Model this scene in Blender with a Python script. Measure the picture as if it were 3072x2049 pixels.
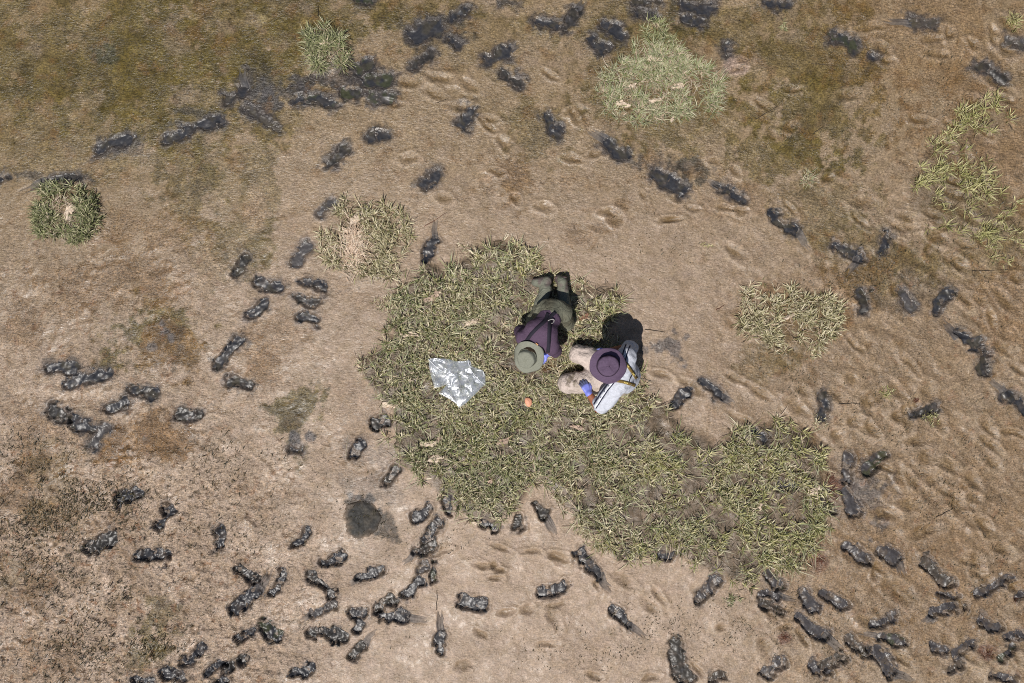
import bpy, math, random
import numpy as np
from mathutils import Vector
from mathutils.bvhtree import BVHTree
from mathutils.geometry import delaunay_2d_cdt

random.seed(7); np.random.seed(7)
for o in list(bpy.data.objects): bpy.data.objects.remove(o)
SC = bpy.context.scene
COL = SC.collection

# ------------------------------------------------------------------ camera, sky, sun, exposure
CAMH = 7.5                       # the drone hovers this high
PPM = 285.0                      # photograph pixels per metre on the ground
cam_d = bpy.data.cameras.new('drone_camera'); cam = bpy.data.objects.new('drone_camera', cam_d)
COL.objects.link(cam); SC.camera = cam
cam.location = (0, 0, CAMH); cam.rotation_euler = (0, 0, 0)
cam_d.sensor_width = 36.0; cam_d.lens = 36.0 * CAMH / (3072 / PPM)
cam_d.clip_start = 0.1; cam_d.clip_end = 500

SUN_EL, SUN_AZ = math.radians(61), math.atan2(-0.86, -0.52)     # direction TO the sun, lower left of the picture
sdir = Vector((math.cos(SUN_EL)*math.cos(SUN_AZ), math.cos(SUN_EL)*math.sin(SUN_AZ), math.sin(SUN_EL)))
w = bpy.data.worlds.new('World'); SC.world = w; w.use_nodes = True
nt = w.node_tree; bg = nt.nodes['Background']
sky = nt.nodes.new('ShaderNodeTexSky'); sky.sky_type = 'NISHITA'; sky.sun_disc = False
sky.sun_elevation = SUN_EL; sky.sun_rotation = math.pi/2 - SUN_AZ
nt.links.new(sky.outputs[0], bg.inputs[0]); bg.inputs[1].default_value = 0.05
sl = bpy.data.lights.new('sun', 'SUN'); sl.energy = 4.8; sl.angle = math.radians(0.53); sl.color = (1, 0.955, 0.90)
so = bpy.data.objects.new('sun', sl); COL.objects.link(so)
so.rotation_euler = sdir.to_track_quat('Z', 'Y').to_euler(); so.location = (0, 0, 20)
SC.view_settings.view_transform = 'Standard'; SC.view_settings.look = 'None'
SC.view_settings.gamma = 1; SC.view_settings.exposure = 0.0; SC.view_settings.use_curve_mapping = False
SC.cycles.use_denoising = False; SC.cycles.filter_width = 1.05
SC.cycles.max_bounces = 6; SC.cycles.transparent_max_bounces = 12

# ------------------------------------------------------------------ coordinates
ORG = {'TL': (0, 0), 'TC': (1024, 0), 'TR': (2048, 0), 'ML': (0, 683), 'MC': (1024, 683), 'MR': (2048, 683),
       'BL': (0, 1366), 'BC': (1024, 1366), 'BR': (2048, 1366)}
def full2w(fx, fy): return ((fx - 1536) / PPM, (1024.5 - fy) / PPM)
def RG(reg, x, y):                                   # survey sheet coordinate -> metres
    ox, oy = ORG[reg]; return full2w(ox + x / 2.296, oy + y / 2.296)
def OV(x, y): return full2w(x * 1.30668, y * 1.30668)
def P(cx, cy, h):                                    # people sheet, point seen there at height h
    x, y = full2w(1500 + cx / 3.136, 780 + cy / 3.136); k = 1 - h / CAMH
    return np.array((x * k, y * k, h))

# ------------------------------------------------------------------ noise
def hsh(ix, iy, s):
    v = np.sin(ix * 127.1 + iy * 311.7 + s * 74.7) * 43758.5453
    return v - np.floor(v)
def vn(x, y, s=0):
    ix = np.floor(x); iy = np.floor(y); fx = x - ix; fy = y - iy
    fx = fx*fx*(3-2*fx); fy = fy*fy*(3-2*fy)
    a = hsh(ix, iy, s); b = hsh(ix+1, iy, s); c = hsh(ix, iy+1, s); d = hsh(ix+1, iy+1, s)
    return (a + (b-a)*fx + (c-a)*fy + (a-b-c+d)*fx*fy) * 2 - 1
def fbm(x, y, sc, s=0, o=3):
    r = 0; a = 1.0; t = 0
    for i in range(o):
        c, d = math.cos(0.6+i*1.1), math.sin(0.6+i*1.1)
        r = r + a * vn((x*c - y*d) / sc, (x*d + y*c) / sc, s + i*13); t += a; a *= 0.5; sc *= 0.5
    return r / t
def vn3(p, sc, s=0):
    q = p / sc
    return (vn(q[:, 0] + 3*vn(q[:, 2], q[:, 1], s+5)*0.3, q[:, 1] + q[:, 2]*0.7, s) + vn(q[:, 2] + q[:, 0]*0.4, q[:, 0] - q[:, 1]*0.3, s+9)) * 0.5
def ss(a, b, x):
    t = np.clip((x - a) / (b - a), 0, 1); return t*t*(3-2*t)
def lerp(a, b, t): return a + (b - a) * t

# ------------------------------------------------------------------ mesh helpers
def tag(o, label=None, cat=None, group=None, kind=None):
    if label: o['label'] = label
    if cat: o['category'] = cat
    if group: o['group'] = group
    if kind: o['kind'] = kind
    return o
def mesh(name, V, quads=None, tris=None, mat=None, parent=None, col=None, smooth=True, par=None):
    V = np.asarray(V, dtype=np.float32)
    me = bpy.data.meshes.new(name); nq = 0 if quads is None else len(quads); ntr = 0 if tris is None else len(tris)
    me.vertices.add(len(V)); me.vertices.foreach_set('co', V.ravel())
    li = []; tot = []
    if nq: li.append(np.asarray(quads, dtype=np.int32).ravel()); tot.append(np.full(nq, 4, np.int32))
    if ntr: li.append(np.asarray(tris, dtype=np.int32).ravel()); tot.append(np.full(ntr, 3, np.int32))
    li = np.concatenate(li); tot = np.concatenate(tot)
    me.loops.add(len(li)); me.loops.foreach_set('vertex_index', li)
    me.polygons.add(len(tot)); st = np.concatenate(([0], np.cumsum(tot)[:-1])).astype(np.int32)
    me.polygons.foreach_set('loop_start', st)
    me.polygons.foreach_set('use_smooth', np.full(len(tot), smooth))
    me.update(calc_edges=True)
    for nm, c in (('Col', col), ('Par', par)):
        if c is not None:
            c = np.asarray(c, dtype=np.float32)
            if c.ndim == 1: c = np.tile(c, (len(V), 1))
            a = me.color_attributes.new(nm, 'FLOAT_COLOR', 'POINT')
            a.data.foreach_set('color', np.concatenate([c, np.ones((len(V), 1), np.float32)], 1).astype(np.float32).ravel())
    if mat: me.materials.append(mat)
    o = bpy.data.objects.new(name, me); COL.objects.link(o)
    if parent: o.parent = parent
    return o
def empty(name, loc=(0, 0, 0)):
    o = bpy.data.objects.new(name, None); COL.objects.link(o); o.location = loc; o.empty_display_size = 0.1
    bpy.context.view_layer.update(); return o
def setp(o, p):                                      # parent keeping world coordinates of the mesh
    o.parent = p; o.location = (-p.location[0], -p.location[1], -p.location[2]); return o

# ------------------------------------------------------------------ materials
def newmat(name):
    m = bpy.data.materials.new(name); m.use_nodes = True
    return m, m.node_tree.nodes, m.node_tree.links, m.node_tree.nodes['Principled BSDF']
def N(nodes, t, **k):
    n = nodes.new(t)
    for a, b in k.items(): setattr(n, a, b)
    return n
def noise(nodes, links, co, scale, detail=4, rough=0.55):
    n = N(nodes, 'ShaderNodeTexNoise'); n.inputs['Scale'].default_value = scale
    n.inputs['Detail'].default_value = detail; n.inputs['Roughness'].default_value = rough
    links.new(co, n.inputs['Vector']); return n
def mth(nodes, links, op, a, b, c=None):
    n = N(nodes, 'ShaderNodeMath', operation=op)
    for i, v in enumerate((a, b, c)):
        if v is None: continue
        if isinstance(v, (int, float)): n.inputs[i].default_value = v
        else: links.new(v, n.inputs[i])
    return n.outputs[0]
def mapr(nodes, links, v, a, b, c, d):
    n = N(nodes, 'ShaderNodeMapRange'); links.new(v, n.inputs[0])
    for i, x in enumerate((a, b, c, d)): n.inputs[i+1].default_value = x
    return n.outputs[0]
def vmul(nodes, links, col, f):
    n = N(nodes, 'ShaderNodeVectorMath', operation='SCALE'); links.new(col, n.inputs[0]); links.new(f, n.inputs['Scale'])
    return n.outputs[0]

def mud_material():
    m, n, l, b = newmat('wet_mud')
    geo = N(n, 'ShaderNodeNewGeometry').outputs['Position']
    col = N(n, 'ShaderNodeVertexColor', layer_name='Col').outputs[0]
    par = N(n, 'ShaderNodeVertexColor', layer_name='Par').outputs[0]
    sp = N(n, 'ShaderNodeSeparateColor'); l.new(par, sp.inputs[0])
    fuzz, wet, pit = sp.outputs[0], sp.outputs[1], sp.outputs[2]
    mp = N(n, 'ShaderNodeMapping'); l.new(geo, mp.inputs[0]); mp.inputs['Rotation'].default_value = (0, 0, 0.6); mp.inputs['Scale'].default_value = (1, 2.6, 1)
    n1 = noise(n, l, geo, 62, 6, 0.74); n2 = noise(n, l, mp.outputs[0], 24, 7, 0.74); n3 = noise(n, l, geo, 9, 5, 0.6)
    n4 = noise(n, l, geo, 170, 3, 0.7)
    # colour: grain and fibrous film
    f1 = mapr(n, l, n1.outputs[0], 0.36, 0.64, 0.60, 1.40)
    f2 = mapr(n, l, n2.outputs[0], 0.34, 0.66, 0.68, 1.32)
    amt = mth(n, l, 'MULTIPLY_ADD', fuzz, 1.0, 0.50)
    f = mth(n, l, 'MULTIPLY', f1, f2); f = mth(n, l, 'SUBTRACT', f, 1.0); f = mth(n, l, 'MULTIPLY_ADD', f, amt, 1.0)
    c1 = vmul(n, l, col, f)
    mx = N(n, 'ShaderNodeMix', data_type='RGBA', blend_type='MULTIPLY'); mx.inputs[0].default_value = 1
    rr = N(n, 'ShaderNodeValToRGB'); l.new(n3.outputs[0], rr.inputs[0])
    rr.color_ramp.elements[0].position = 0.3; rr.color_ramp.elements[0].color = (0.88, 0.86, 0.78, 1)
    rr.color_ramp.elements[1].position = 0.7; rr.color_ramp.elements[1].color = (1.1, 1.1, 1.15, 1)
    l.new(c1, mx.inputs[6]); l.new(rr.outputs[0], mx.inputs[7]); l.new(mx.outputs[2], b.inputs['Base Color'])
    # gloss
    ns = noise(n, l, geo, 14, 4, 0.6); rg = mth(n, l, 'MULTIPLY_ADD', wet, -0.25, 0.62); r2 = mth(n, l, 'MULTIPLY_ADD', mapr(n, l, ns.outputs[0], 0.46, 0.64, 0.0, 1.0), -0.20, rg)
    l.new(r2, b.inputs['Roughness']); b.inputs['Specular IOR Level'].default_value = 0.46
    # relief
    nb = noise(n, l, geo, 20, 6, 0.60); nc = noise(n, l, mp.outputs[0], 26, 5, 0.6); nv = noise(n, l, geo, 2.6, 4, 0.6)
    hh = mth(n, l, 'MULTIPLY', nb.outputs[0], 1.0); hh = mth(n, l, 'MULTIPLY_ADD', nc.outputs[0], 0.55, hh); hh = mth(n, l, 'MULTIPLY_ADD', n4.outputs[0], 0.04, hh)
    bp = N(n, 'ShaderNodeBump'); bp.inputs['Distance'].default_value = 0.030
    st = mth(n, l, 'MULTIPLY', mth(n, l, 'MULTIPLY_ADD', pit, 0.65, 0.42), mapr(n, l, nv.outputs[0], 0.36, 0.64, 0.45, 1.45)); l.new(st, bp.inputs['Strength'])
    l.new(hh, bp.inputs['Height']); l.new(bp.outputs[0], b.inputs['Normal'])
    return m
def black_mud_material(name='black_mud', rough=0.42, bump=0.13, spec=0.42):
    m, n, l, b = newmat(name)
    geo = N(n, 'ShaderNodeNewGeometry').outputs['Position']
    col = N(n, 'ShaderNodeVertexColor', layer_name='Col').outputs[0]
    n1 = noise(n, l, geo, 45, 5, 0.6); n2 = noise(n, l, geo, 120, 3, 0.6)
    f = mapr(n, l, n1.outputs[0], 0.3, 0.7, 0.72, 1.32)
    b.inputs['Specular IOR Level'].default_value = spec; l.new(vmul(n, l, col, f), b.inputs['Base Color'])
    l.new(mapr(n, l, n1.outputs[0], 0.3, 0.7, rough + 0.06, rough - 0.08), b.inputs['Roughness'])
    hh = mth(n, l, 'MULTIPLY_ADD', n2.outputs[0], 0.18, n1.outputs[0])
    bp = N(n, 'ShaderNodeBump'); bp.inputs['Distance'].default_value = 0.010; bp.inputs['Strength'].default_value = bump
    l.new(hh, bp.inputs['Height']); l.new(bp.outputs[0], b.inputs['Normal'])
    return m
def simple_mat(name, rough=0.8, spec=0.3, nscale=60, lo=0.8, hi=1.2, bump=0.4, dist=0.003, trans=0.0, sheen=0.0, crease=0.0):
    m, n, l, b = newmat(name)
    geo = N(n, 'ShaderNodeNewGeometry').outputs['Position']
    col = N(n, 'ShaderNodeVertexColor', layer_name='Col').outputs[0]
    n1 = noise(n, l, geo, nscale, 6, 0.65)
    l.new(vmul(n, l, col, mapr(n, l, n1.outputs[0], 0.3, 0.7, lo, hi)), b.inputs['Base Color'])
    b.inputs['Roughness'].default_value = rough; b.inputs['Specular IOR Level'].default_value = spec
    b.inputs['Sheen Weight'].default_value = sheen
    if bump:
        bp = N(n, 'ShaderNodeBump'); bp.inputs['Distance'].default_value = dist; bp.inputs['Strength'].default_value = bump
        l.new(n1.outputs[0], bp.inputs['Height']); l.new(bp.outputs[0], b.inputs['Normal'])
        if crease:
            nw = noise(n, l, geo, 9, 2, 0.5); nw.inputs['Distortion'].default_value = 1.2; ab = mth(n, l, 'ABSOLUTE', mth(n, l, 'SUBTRACT', nw.outputs[0], 0.5), 0)
            b2 = N(n, 'ShaderNodeBump'); b2.inputs['Distance'].default_value = crease; b2.inputs['Strength'].default_value = 0.8
            l.new(mth(n, l, 'POWER', ab, 0.6), b2.inputs['Height']); l.new(bp.outputs[0], b2.inputs['Normal']); l.new(b2.outputs[0], b.inputs['Normal'])
    if trans:
        tl = N(n, 'ShaderNodeBsdfTranslucent'); l.new(col, tl.inputs[0]); ms = N(n, 'ShaderNodeMixShader'); ms.inputs[0].default_value = trans
        l.new(b.outputs[0], ms.inputs[1]); l.new(tl.outputs[0], ms.inputs[2]); l.new(ms.outputs[0], n['Material Output'].inputs[0])
    return m
M_MUD = mud_material(); M_BLACK = black_mud_material(); M_DULL = black_mud_material('dull_black_mud', 0.62, 0.25, 0.25)
M_GRASS = simple_mat('grass_blade', 0.5, 0.4, 90, 0.8, 1.2, 0, trans=0.18)
M_CLOTH = simple_mat('cloth', 0.85, 0.2, 70, 0.84, 1.14, 0.5, 0.004)
M_FOLD = simple_mat('creased_cloth', 0.85, 0.2, 70, 0.84, 1.14, 0.5, 0.004, crease=0.008)
M_WADER = simple_mat('wader_fabric', 0.66, 0.3, 34, 0.78, 1.18, 0.5, 0.006, crease=0.017)
M_SKIN = simple_mat('skin', 0.5, 0.4, 90, 0.88, 1.1, 0.2, 0.001)
M_RUBBER = simple_mat('glove_rubber', 0.45, 0.5, 90, 0.9, 1.1, 0.3, 0.002)
M_LEAF = simple_mat('withered_leaf', 0.8, 0.25, 80, 0.75, 1.2, 0.5, 0.004, trans=0.1)
M_TWIG = simple_mat('twig_bark', 0.8, 0.2, 120, 0.7, 1.2, 0.3, 0.002)
M_SHELL = simple_mat('speckled_shell', 0.55, 0.4, 160, 0.85, 1.12, 0.4, 0.002)
def plastic_material():
    m, n, l, b = newmat('clear_plastic')
    geo = N(n, 'ShaderNodeNewGeometry').outputs['Position']
    n1 = noise(n, l, geo, 14, 3, 0.5); n2 = noise(n, l, geo, 40, 2, 0.5)
    hh = mth(n, l, 'MULTIPLY_ADD', n2.outputs[0], 0.12, n1.outputs[0])
    bp = N(n, 'ShaderNodeBump'); bp.inputs['Distance'].default_value = 0.02; bp.inputs['Strength'].default_value = 0.35; l.new(hh, bp.inputs['Height'])
    gl = N(n, 'ShaderNodeBsdfGlossy'); gl.inputs['Color'].default_value = (0.95, 0.96, 1, 1); gl.inputs['Roughness'].default_value = 0.24; l.new(bp.outputs[0], gl.inputs['Normal'])
    tr = N(n, 'ShaderNodeBsdfTransparent'); tr.inputs[0].default_value = (0.93, 0.95, 0.98, 1)
    df = N(n, 'ShaderNodeBsdfDiffuse'); df.inputs[0].default_value = (0.62, 0.66, 0.74, 1)
    a = N(n, 'ShaderNodeMixShader'); l.new(mapr(n, l, n1.outputs[0], 0.35, 0.7, 0.10, 0.30), a.inputs[0]); l.new(tr.outputs[0], a.inputs[1]); l.new(df.outputs[0], a.inputs[2])
    c = N(n, 'ShaderNodeMixShader'); c.inputs[0].default_value = 0.055; l.new(a.outputs[0], c.inputs[1]); l.new(gl.outputs[0], c.inputs[2])
    l.new(c.outputs[0], n['Material Output'].inputs[0]); return m
M_PLASTIC = plastic_material()
# ------------------------------------------------------------------ survey of the black bootprints
# sheet, heel x y, toe x y, width, [end of the drag mark x y] | what it looks like and stands beside
PR = '''
TL 290 1250 570 1190 75 120 1335|black wet bootprint touching the top of the leftmost grass clump, grey drag on its left
TL 640 1040 920 925 75|narrow black bootprint in olive water film, up and right of the leftmost grass clump
TL 1110 960 1530 810 90|long shiny black trough print between two others in the olive upper left mud
TL 1540 700 1700 600 105 1660 460|black blotchy print with an upward smear, midway in the diagonal track of the upper left
TL 1680 730 1930 890 70|blurred soft black streak slanting down right below the blotchy smeared print
TL 2020 670 2330 690 95|broad black stain print below left of the curly green grass clump
TL -20 1240 50 1190 70|small black print cut by the left edge level with the leftmost grass clump
TL 2190 1480 2310 1370 85|faint grey bootprint just left of the grass clump with pale straw net
TL 2240 1160 2400 1010 85|crescent black bootprint on bare tan mud, lower left of the lone striped one
TC 450 260 700 160 150|largest black blob at the top, where three tracks meet
TC 720 125 890 55 65|black bootprint pointing up right out of the largest top blob
TC 740 245 820 335 65|narrow black bootprint pointing down right out of the largest top blob
TC 470 470 640 355 100|plump black bootprint just below the largest top blob
TC 190 700 380 640 110|rounded brown-bottomed bootprint under the black stains beside the curly green clump
TC 80 490 235 430 120|black stain print hard against the right side of the curly green grass clump
TC 130 590 370 520 110|ragged black stain running right from the curly green grass clump
TC -10 650 130 630 110|glinting black stain directly below the curly green grass clump
TC 165 950 345 915 95|small bootprint with crosswise ribs alone on tan mud below the stained track
TC 880 720 840 905 105|upright black bootprint standing alone in the upper middle tan mud
TC 980 440 1180 325 90 1230 290|black bootprint with ragged upper side and a smear up right, upper half of a chevron
TC 1090 480 1250 575 90|short grey-black bootprint, lower half of the chevron pair at top centre
TC 540 1300 680 1190 100|dark bootprint with grey churned mud below it, above the straw net clump's right
TC 1385 780 1500 935 95|black bootprint slanting down right with a pale slurry pool at its toe
TC 1330 145 1500 185 70|low flat black print at left of the steep one at the top edge
TC 1535 215 1630 50 95 1680 0|steep black bootprint running up to the top edge
TC 1770 150 1960 245 100|thick black bootprint left above the pale straw grass clump
TC 1690 250 1835 350 100|black hook-shaped print lowest of the cluster left of the pale straw clump
TC 2020 85 2190 120 75|flat black print directly above the tip of the pale straw clump
TC 1980 5 2200 15 60|thin black print cut by the top edge above the pale straw clump
TC 1800 950 1970 1095 100 1690 885|long black bootprint with a trailing smear, below the pale straw clump's left
TC 2150 1180 2390 1320 110|big black splayed print with smears, right of centre under the pale straw clump
TC 100 -10 230 15 60|small brown-black print at the top edge above the curly green clump
TC 1090 -5 1190 25 50|faint dark smudge print at the top edge left of the steep black one
TR -20 40 230 65 80|upper of two stacked black prints at the top edge right of the straw clump
TR -10 135 150 155 90|lower of two stacked black prints at the top edge right of the straw clump
TR 550 25 745 40 75|black oval bootprint half way along the top edge of the right third
TR 1560 150 1765 165 80 1350 150|brownish level bootprint with a long grey drag to its left, top right
TR 1020 235 1215 325 90|olive-black bootprint slanting down right, between top edge and the olive algae field
TR 1285 375 1330 405 50|tiny black hole below right of the slanting top print in the right third
TR 290 285 300 400 55|small upright black slot near a pale round mud patch right of the straw clump
TR 2000 435 2250 545 95|grainy black bootprint highest on the right side, near the right edge
TR 2225 260 2340 325 60|dim brown print at the right edge under the single upper right tuft
TR 230 1280 440 1365 85 170 1240|blue-black bootprint with a pale smear at its heel, right of the big splayed print
TR 600 1480 800 1600 100 880 1740|black bootprint with grey tail at lower left of the olive algae field
ML 1610 345 1690 180 85|dark bootprint with narrow heel, upper left one of the seven beside the straw net clump
ML 2030 260 2130 105 85|dim bootprint with grey toe touching the lower left of the straw net clump
ML 1735 370 1945 410 75|wavy grey-black bootprint in the left column of the group of seven
ML 2065 360 2265 420 85|thick dark bootprint, topmost level one at the right of the group of seven
ML 2020 485 2205 525 75|middle of three stacked level bootprints left of the big grass patch
ML 2050 590 2205 650 70|lowest and smallest of three stacked level bootprints left of the big grass patch
ML 1690 610 1845 500 90|tilted dark bootprint with shiny back, lowest on the left of the group of seven
ML 1470 945 1680 770 95|long tapering charcoal bootprint alone on the tan mud at left centre
ML 1550 1050 1745 1095 95|lumpy glinting black print below the long tapering charcoal one
ML 295 960 545 965 130|wide blocky black print, uppermost of the far left cluster
ML 440 1085 785 985 85|long gravelly print just below the wide blocky one at far left
ML 880 1120 1085 1145 95|bluish black print with muddy splashes above it in the far left cluster
ML 310 1220 480 1320 115|upper half of the long double print in the far left cluster
ML 480 1305 655 1395 110|lower half of the long double print in the far left cluster
ML 725 1265 905 1200 85|neat black bar-shaped bootprint in the middle of the far left cluster
ML 620 1530 755 1360 85|steep dim print at the bottom of the far left cluster
ML 1195 1275 1400 1305 90|clean black level bootprint right of the far left cluster
ML 1985 1530 2080 1545 55|tiny black mark under the fuzzy olive algae mound
MC 565 240 650 60 90 655 -60|steep black print touching the top left edge of the big grass patch
MC 2265 1250 2400 1110 115|dark blurry bootprint right behind the seated person, at the grass edge
MC 190 1360 340 1310 100|glossy dark puddle print at the left edge of the big grass patch
MC 50 1590 150 1460 115|dark blue-grey print with a straw beside it, left below the big grass patch
MR 1030 110 1240 215 95 1110 330|black L-shaped double print on the right, at the start of the long right track
MR 1375 180 1420 25 80|soft brown-black upright print above the olive pool at right
MR 1240 610 1240 400 95|upright slim black print right of the round clump with the mud hole
MR 1500 430 1605 575 95|speckled grey print in the middle of the olive pool at right
MR 1740 580 1850 410 105|ring-rimmed dark bootprint at the right end of the olive pool
MR 1880 740 2065 825 100 1785 640|black bootprint with a long pale drag up left, right side track
MR 2110 840 2070 1020 95|crisp charcoal bootprint standing upright near the right edge
MR 2215 1125 2400 1260 110 2110 1035|large crumbly black print running off the right edge with a grey drag
MR 110 1040 285 1180 85 370 1225|pale-rimmed bootprint with striped drag, right of the seated person
MR 985 1115 970 1335 90|slim upright black bootprint alone in the right mud field
MR 1560 1300 1775 1235 80|ragged brown-black print lying level on the rippled mud at right
MR 475 1385 580 1460 90|dark print pressed into the top edge of the right arm of grass
BL 775 315 970 230 110|smeared grey print with sparkling top, upper left of the lower left mud
BL 1070 510 1185 345 85|tidy bean-shaped grey bootprint in the lower left, right of the smeared sparkling one
BL 580 665 800 550 115|wide scuffed print among dark shoots at far lower left
BL 920 690 1180 670 80|curved glossy bootprint shaped like a banana, lower left
BL 1500 670 1525 480 105|upright rounded grey bootprint in the middle of the lower left mud
BL 2020 650 2140 500 80|slanting black bootprint left of the round black mud pool
BL 1615 765 1775 875 80|upper left bootprint of the five-way star at lower left
BL 1865 985 1965 800 70|narrow right-hand bootprint of the five-way star at lower left
BL 1590 1095 1790 930 105 1880 760|lower left print of the star with a pale grey drag going up
BL 2195 760 2390 690 75|slim ribbed print pointing right, above the thick slanted one
BL 2120 820 2320 975 95|thick slanted grey-topped bootprint left of the tailed track
BL 2140 1095 2325 1020 75 2055 1155|ribbed print with a faint left drag, below the thick slanted one
BL 1605 1285 1755 1205 80|shiny ribbed print joined to a lumpy black mass at its right
BL 1790 1150 1925 1285 130|lumpy black mass with green slime, bottom left quarter
BL 2100 1225 2390 1250 90|level beaded bootprint right of the lumpy black mass
BL 1270 1455 1410 1310 80|honeycombed bootprint slanting up right near the bottom left edge
BL 1100 1500 1285 1520 85|blunt shiny print at the bottom, below left of the honeycombed one
BL 1400 1510 1540 1410 85|left half of the overlapping pair at the bottom left edge
BL 1530 1475 1710 1395 85|right half of the overlapping pair at the bottom left edge
BL 1485 1590 1555 1520 70|stub of a print cut by the bottom edge under the overlapping pair
BL 900 1560 1080 1565 60|thin print cut by the bottom edge, leftmost along it
BL 1985 1515 2180 1460 85|lone spiky-sided print near the bottom edge, left of the tailed ones
BC 290 205 385 85 80|dark smooth print between the round black pool and the big grass patch
BC 720 260 745 405 85|upright ridged print tucked under the lower left tip of the big grass
BC 475 460 615 355 80|comb-edged print left of the one under the grass tip
BC 555 600 700 430 85|ribbed double print under the comb-edged one, pointing up right
BC 490 690 665 610 80 400 770|short clawed print with a pale drag down left, in the middle of the chain
BC 560 830 565 700 70|grey plank-like print linking two black ones in the chain
BC 430 1000 570 850 95|chunky black print of the chain, wrapped by curled mud lips
BC 630 870 635 735 55|small green-black sliver right of the chunky chain print
BC 215 1065 385 975 95|lumpy print linking the chain to the black knot at its left
BC 40 1110 175 1070 100|upper lump of the black knot at the left end of the chain
BC 85 1230 140 1120 105|lower lump of the black knot at the left end of the chain
BC 245 1125 465 1110 90 600 1150|fat shiny bootprint with a grey drag to the right, below the chain
BC 55 1410 165 1290 80 250 1200|ribbed tapering print with a grey drag up right, under the black knot
BC 665 1380 690 1210 95 680 1060|tall narrow bootprint with a long upright grey drag, bottom centre left
BC 790 990 1005 1045 90|blunt level print with dark lower lip, right of the chain
BC 1335 965 1565 905 90|broad level print with curled mud crest, bottom centre
BC 1320 340 1420 430 95 1490 575|stubby print with a streaked tail in the notch of the grass
BC 1630 640 1790 850 95 1860 950|long teardrop print tapering to a point, right of the bottom centre
BC 1860 1040 2000 1185 85 2110 1260|slim print with a striped tail below the long teardrop one
BC 940 460 1085 515 90|brown-black print under the bottom fringe of the big grass, left one
BC 1215 515 1225 410 95|round-ended print under the bottom fringe of the big grass, right one
BC 1930 710 2025 665 70|dark print half hidden under the fringe of the right grass arm, left one
BC 2170 695 2295 675 70|dark print half hidden under the fringe of the right grass arm, right one
BC 100 865 295 780 85 45 890|plump ribbed print with a pale left drag, below the round black pool
BC 2270 1260 2370 1600 150|big torn black hole print cut by the bottom edge right of centre
BR 1155 -20 1120 200 90|upper print of the long upright pair right of the grass arm
BR 1115 215 1215 430 95|lower print of the long upright pair right of the grass arm
BR 1235 125 1400 -10 90|smooth olive-black print with a grey slurry fan below it
BR 945 230 1040 410 95|print squeezed between the grass arm and the long upright pair
BR 105 1015 250 825 105|grey fibrous print at the lower left corner of the grass arm
BR 1105 600 1295 745 85|left of two slanting prints under the right end of the grass arm
BR 1330 640 1505 720 110 1525 840|right of two slanting prints under the grass arm, with a raked tail
BR 1640 700 1845 910 95|ribbed oval print slanting down right, right half of the lower mud
BR 2010 970 2265 840 85|long barred print pointing up right near the right edge, lowest third
BR 515 950 685 970 75 790 1000|small print with whiskery tail under the grass arm fringe
BR 560 800 700 930 80|greenish print inside the bottom fringe of the grass arm
BR 510 1010 700 1095 70|thin arched print below the one with the whiskery tail
BR 820 910 925 1080 90|pointed oval print leading the tangled lower right track
BR 945 940 1155 1055 75|slim slanting print right of the pointed oval one
BR 785 1100 1000 1270 100 1140 1385|heavy crumbly print with wide grey drag, centre of the lower right tangle
BR 1135 1385 955 1465 90|print crossing the end of the wide grey drag
BR 865 1420 1025 1550 70|thin scraped print curling down at bottom of the lower right tangle
BR 1295 1185 1475 1110 70|feathery print pointing up right in the lower right tangle
BR 1350 1240 1540 1290 80 1180 1215|green-black print with twisted left strand in the lower right tangle
BR 1125 1260 1305 1395 95|oval grainy print right beside the wide grey drag
BR 1315 1305 1480 1520 95 1600 1560|largest slanting print of the lower right with a spiked tail
BR 1690 1115 1885 1015 95 1645 1170|shaggy print with raked left tail, lower right
BR 1755 950 1905 990 50|thin curved black lip print above the shaggy one
BR 1890 1085 1965 1040 55|crumbled small print at the right of the shaggy one
BR 2015 1105 2205 1215 85|clean oval print slanting down right, close to the right edge at the bottom
BR 1705 1315 1835 1375 70|small left wing of the double print near the lower right corner
BR 1855 1405 2015 1275 95|large right wing of the double print near the lower right corner
BR 1825 1500 1935 1440 60|small torn print under the double one near the lower right corner
BR 2190 1420 2310 1300 65|narrow green-black print closest to the lower right corner
BR 2110 1520 2305 1540 85|ring-shaped lumpy print at the bottom edge by the lower right corner
BR 550 1530 715 1410 100|domed grainy print at the bottom edge with a black thorn at its left
BR 185 1550 295 1500 90|print showing a curved tread pattern at the bottom edge
BR 2285 1000 2370 960 75|reddish dark print cut by the right edge low down
BR 2200 1275 2370 1235 75|grey churned print cut by the right edge near the corner
BR 630 205 815 185 90|black lump pressed into the upper part of the right grass arm
'''
PRINTS = []
for ln in PR.strip().split('\n'):
    a, lab = ln.split('|'); t = a.split(); v = [float(q) for q in t[1:]]
    x0, y0 = RG(t[0], v[0], v[1]); x1, y1 = RG(t[0], v[2], v[3]); wd = v[4] / 654.4 * random.uniform(0.74, 0.98)
    tail = RG(t[0], v[5], v[6]) if len(v) > 6 else None
    L = math.hypot(x1-x0, y1-y0); cx, cy = (x0+x1)/2, (y0+y1)/2; ang = math.atan2(y1-y0, x1-x0)
    ovy = (1024.5 - cy*PPM) / 2049; ovx = (1536 + cx*PPM) / 3072
    soft = float(ss(0.42, 0.22, np.array(ovy))) if ovx < 0.999 else 0
    if t[0] in ('ML', 'MR'): soft = 0.55
    PRINTS.append(dict(c=(cx, cy), L=max(L, wd*1.02), w=wd, a=ang, tail=tail, lab=lab, soft=soft, reg=t[0], curv=random.uniform(-1, 1)*0.9, y=ovy,
                       faint=any(k in lab for k in ('faint', 'dim ', 'blurred', 'speckled', 'brownish', 'smudge', 'plank', 'brown-bottomed'))))
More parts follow.
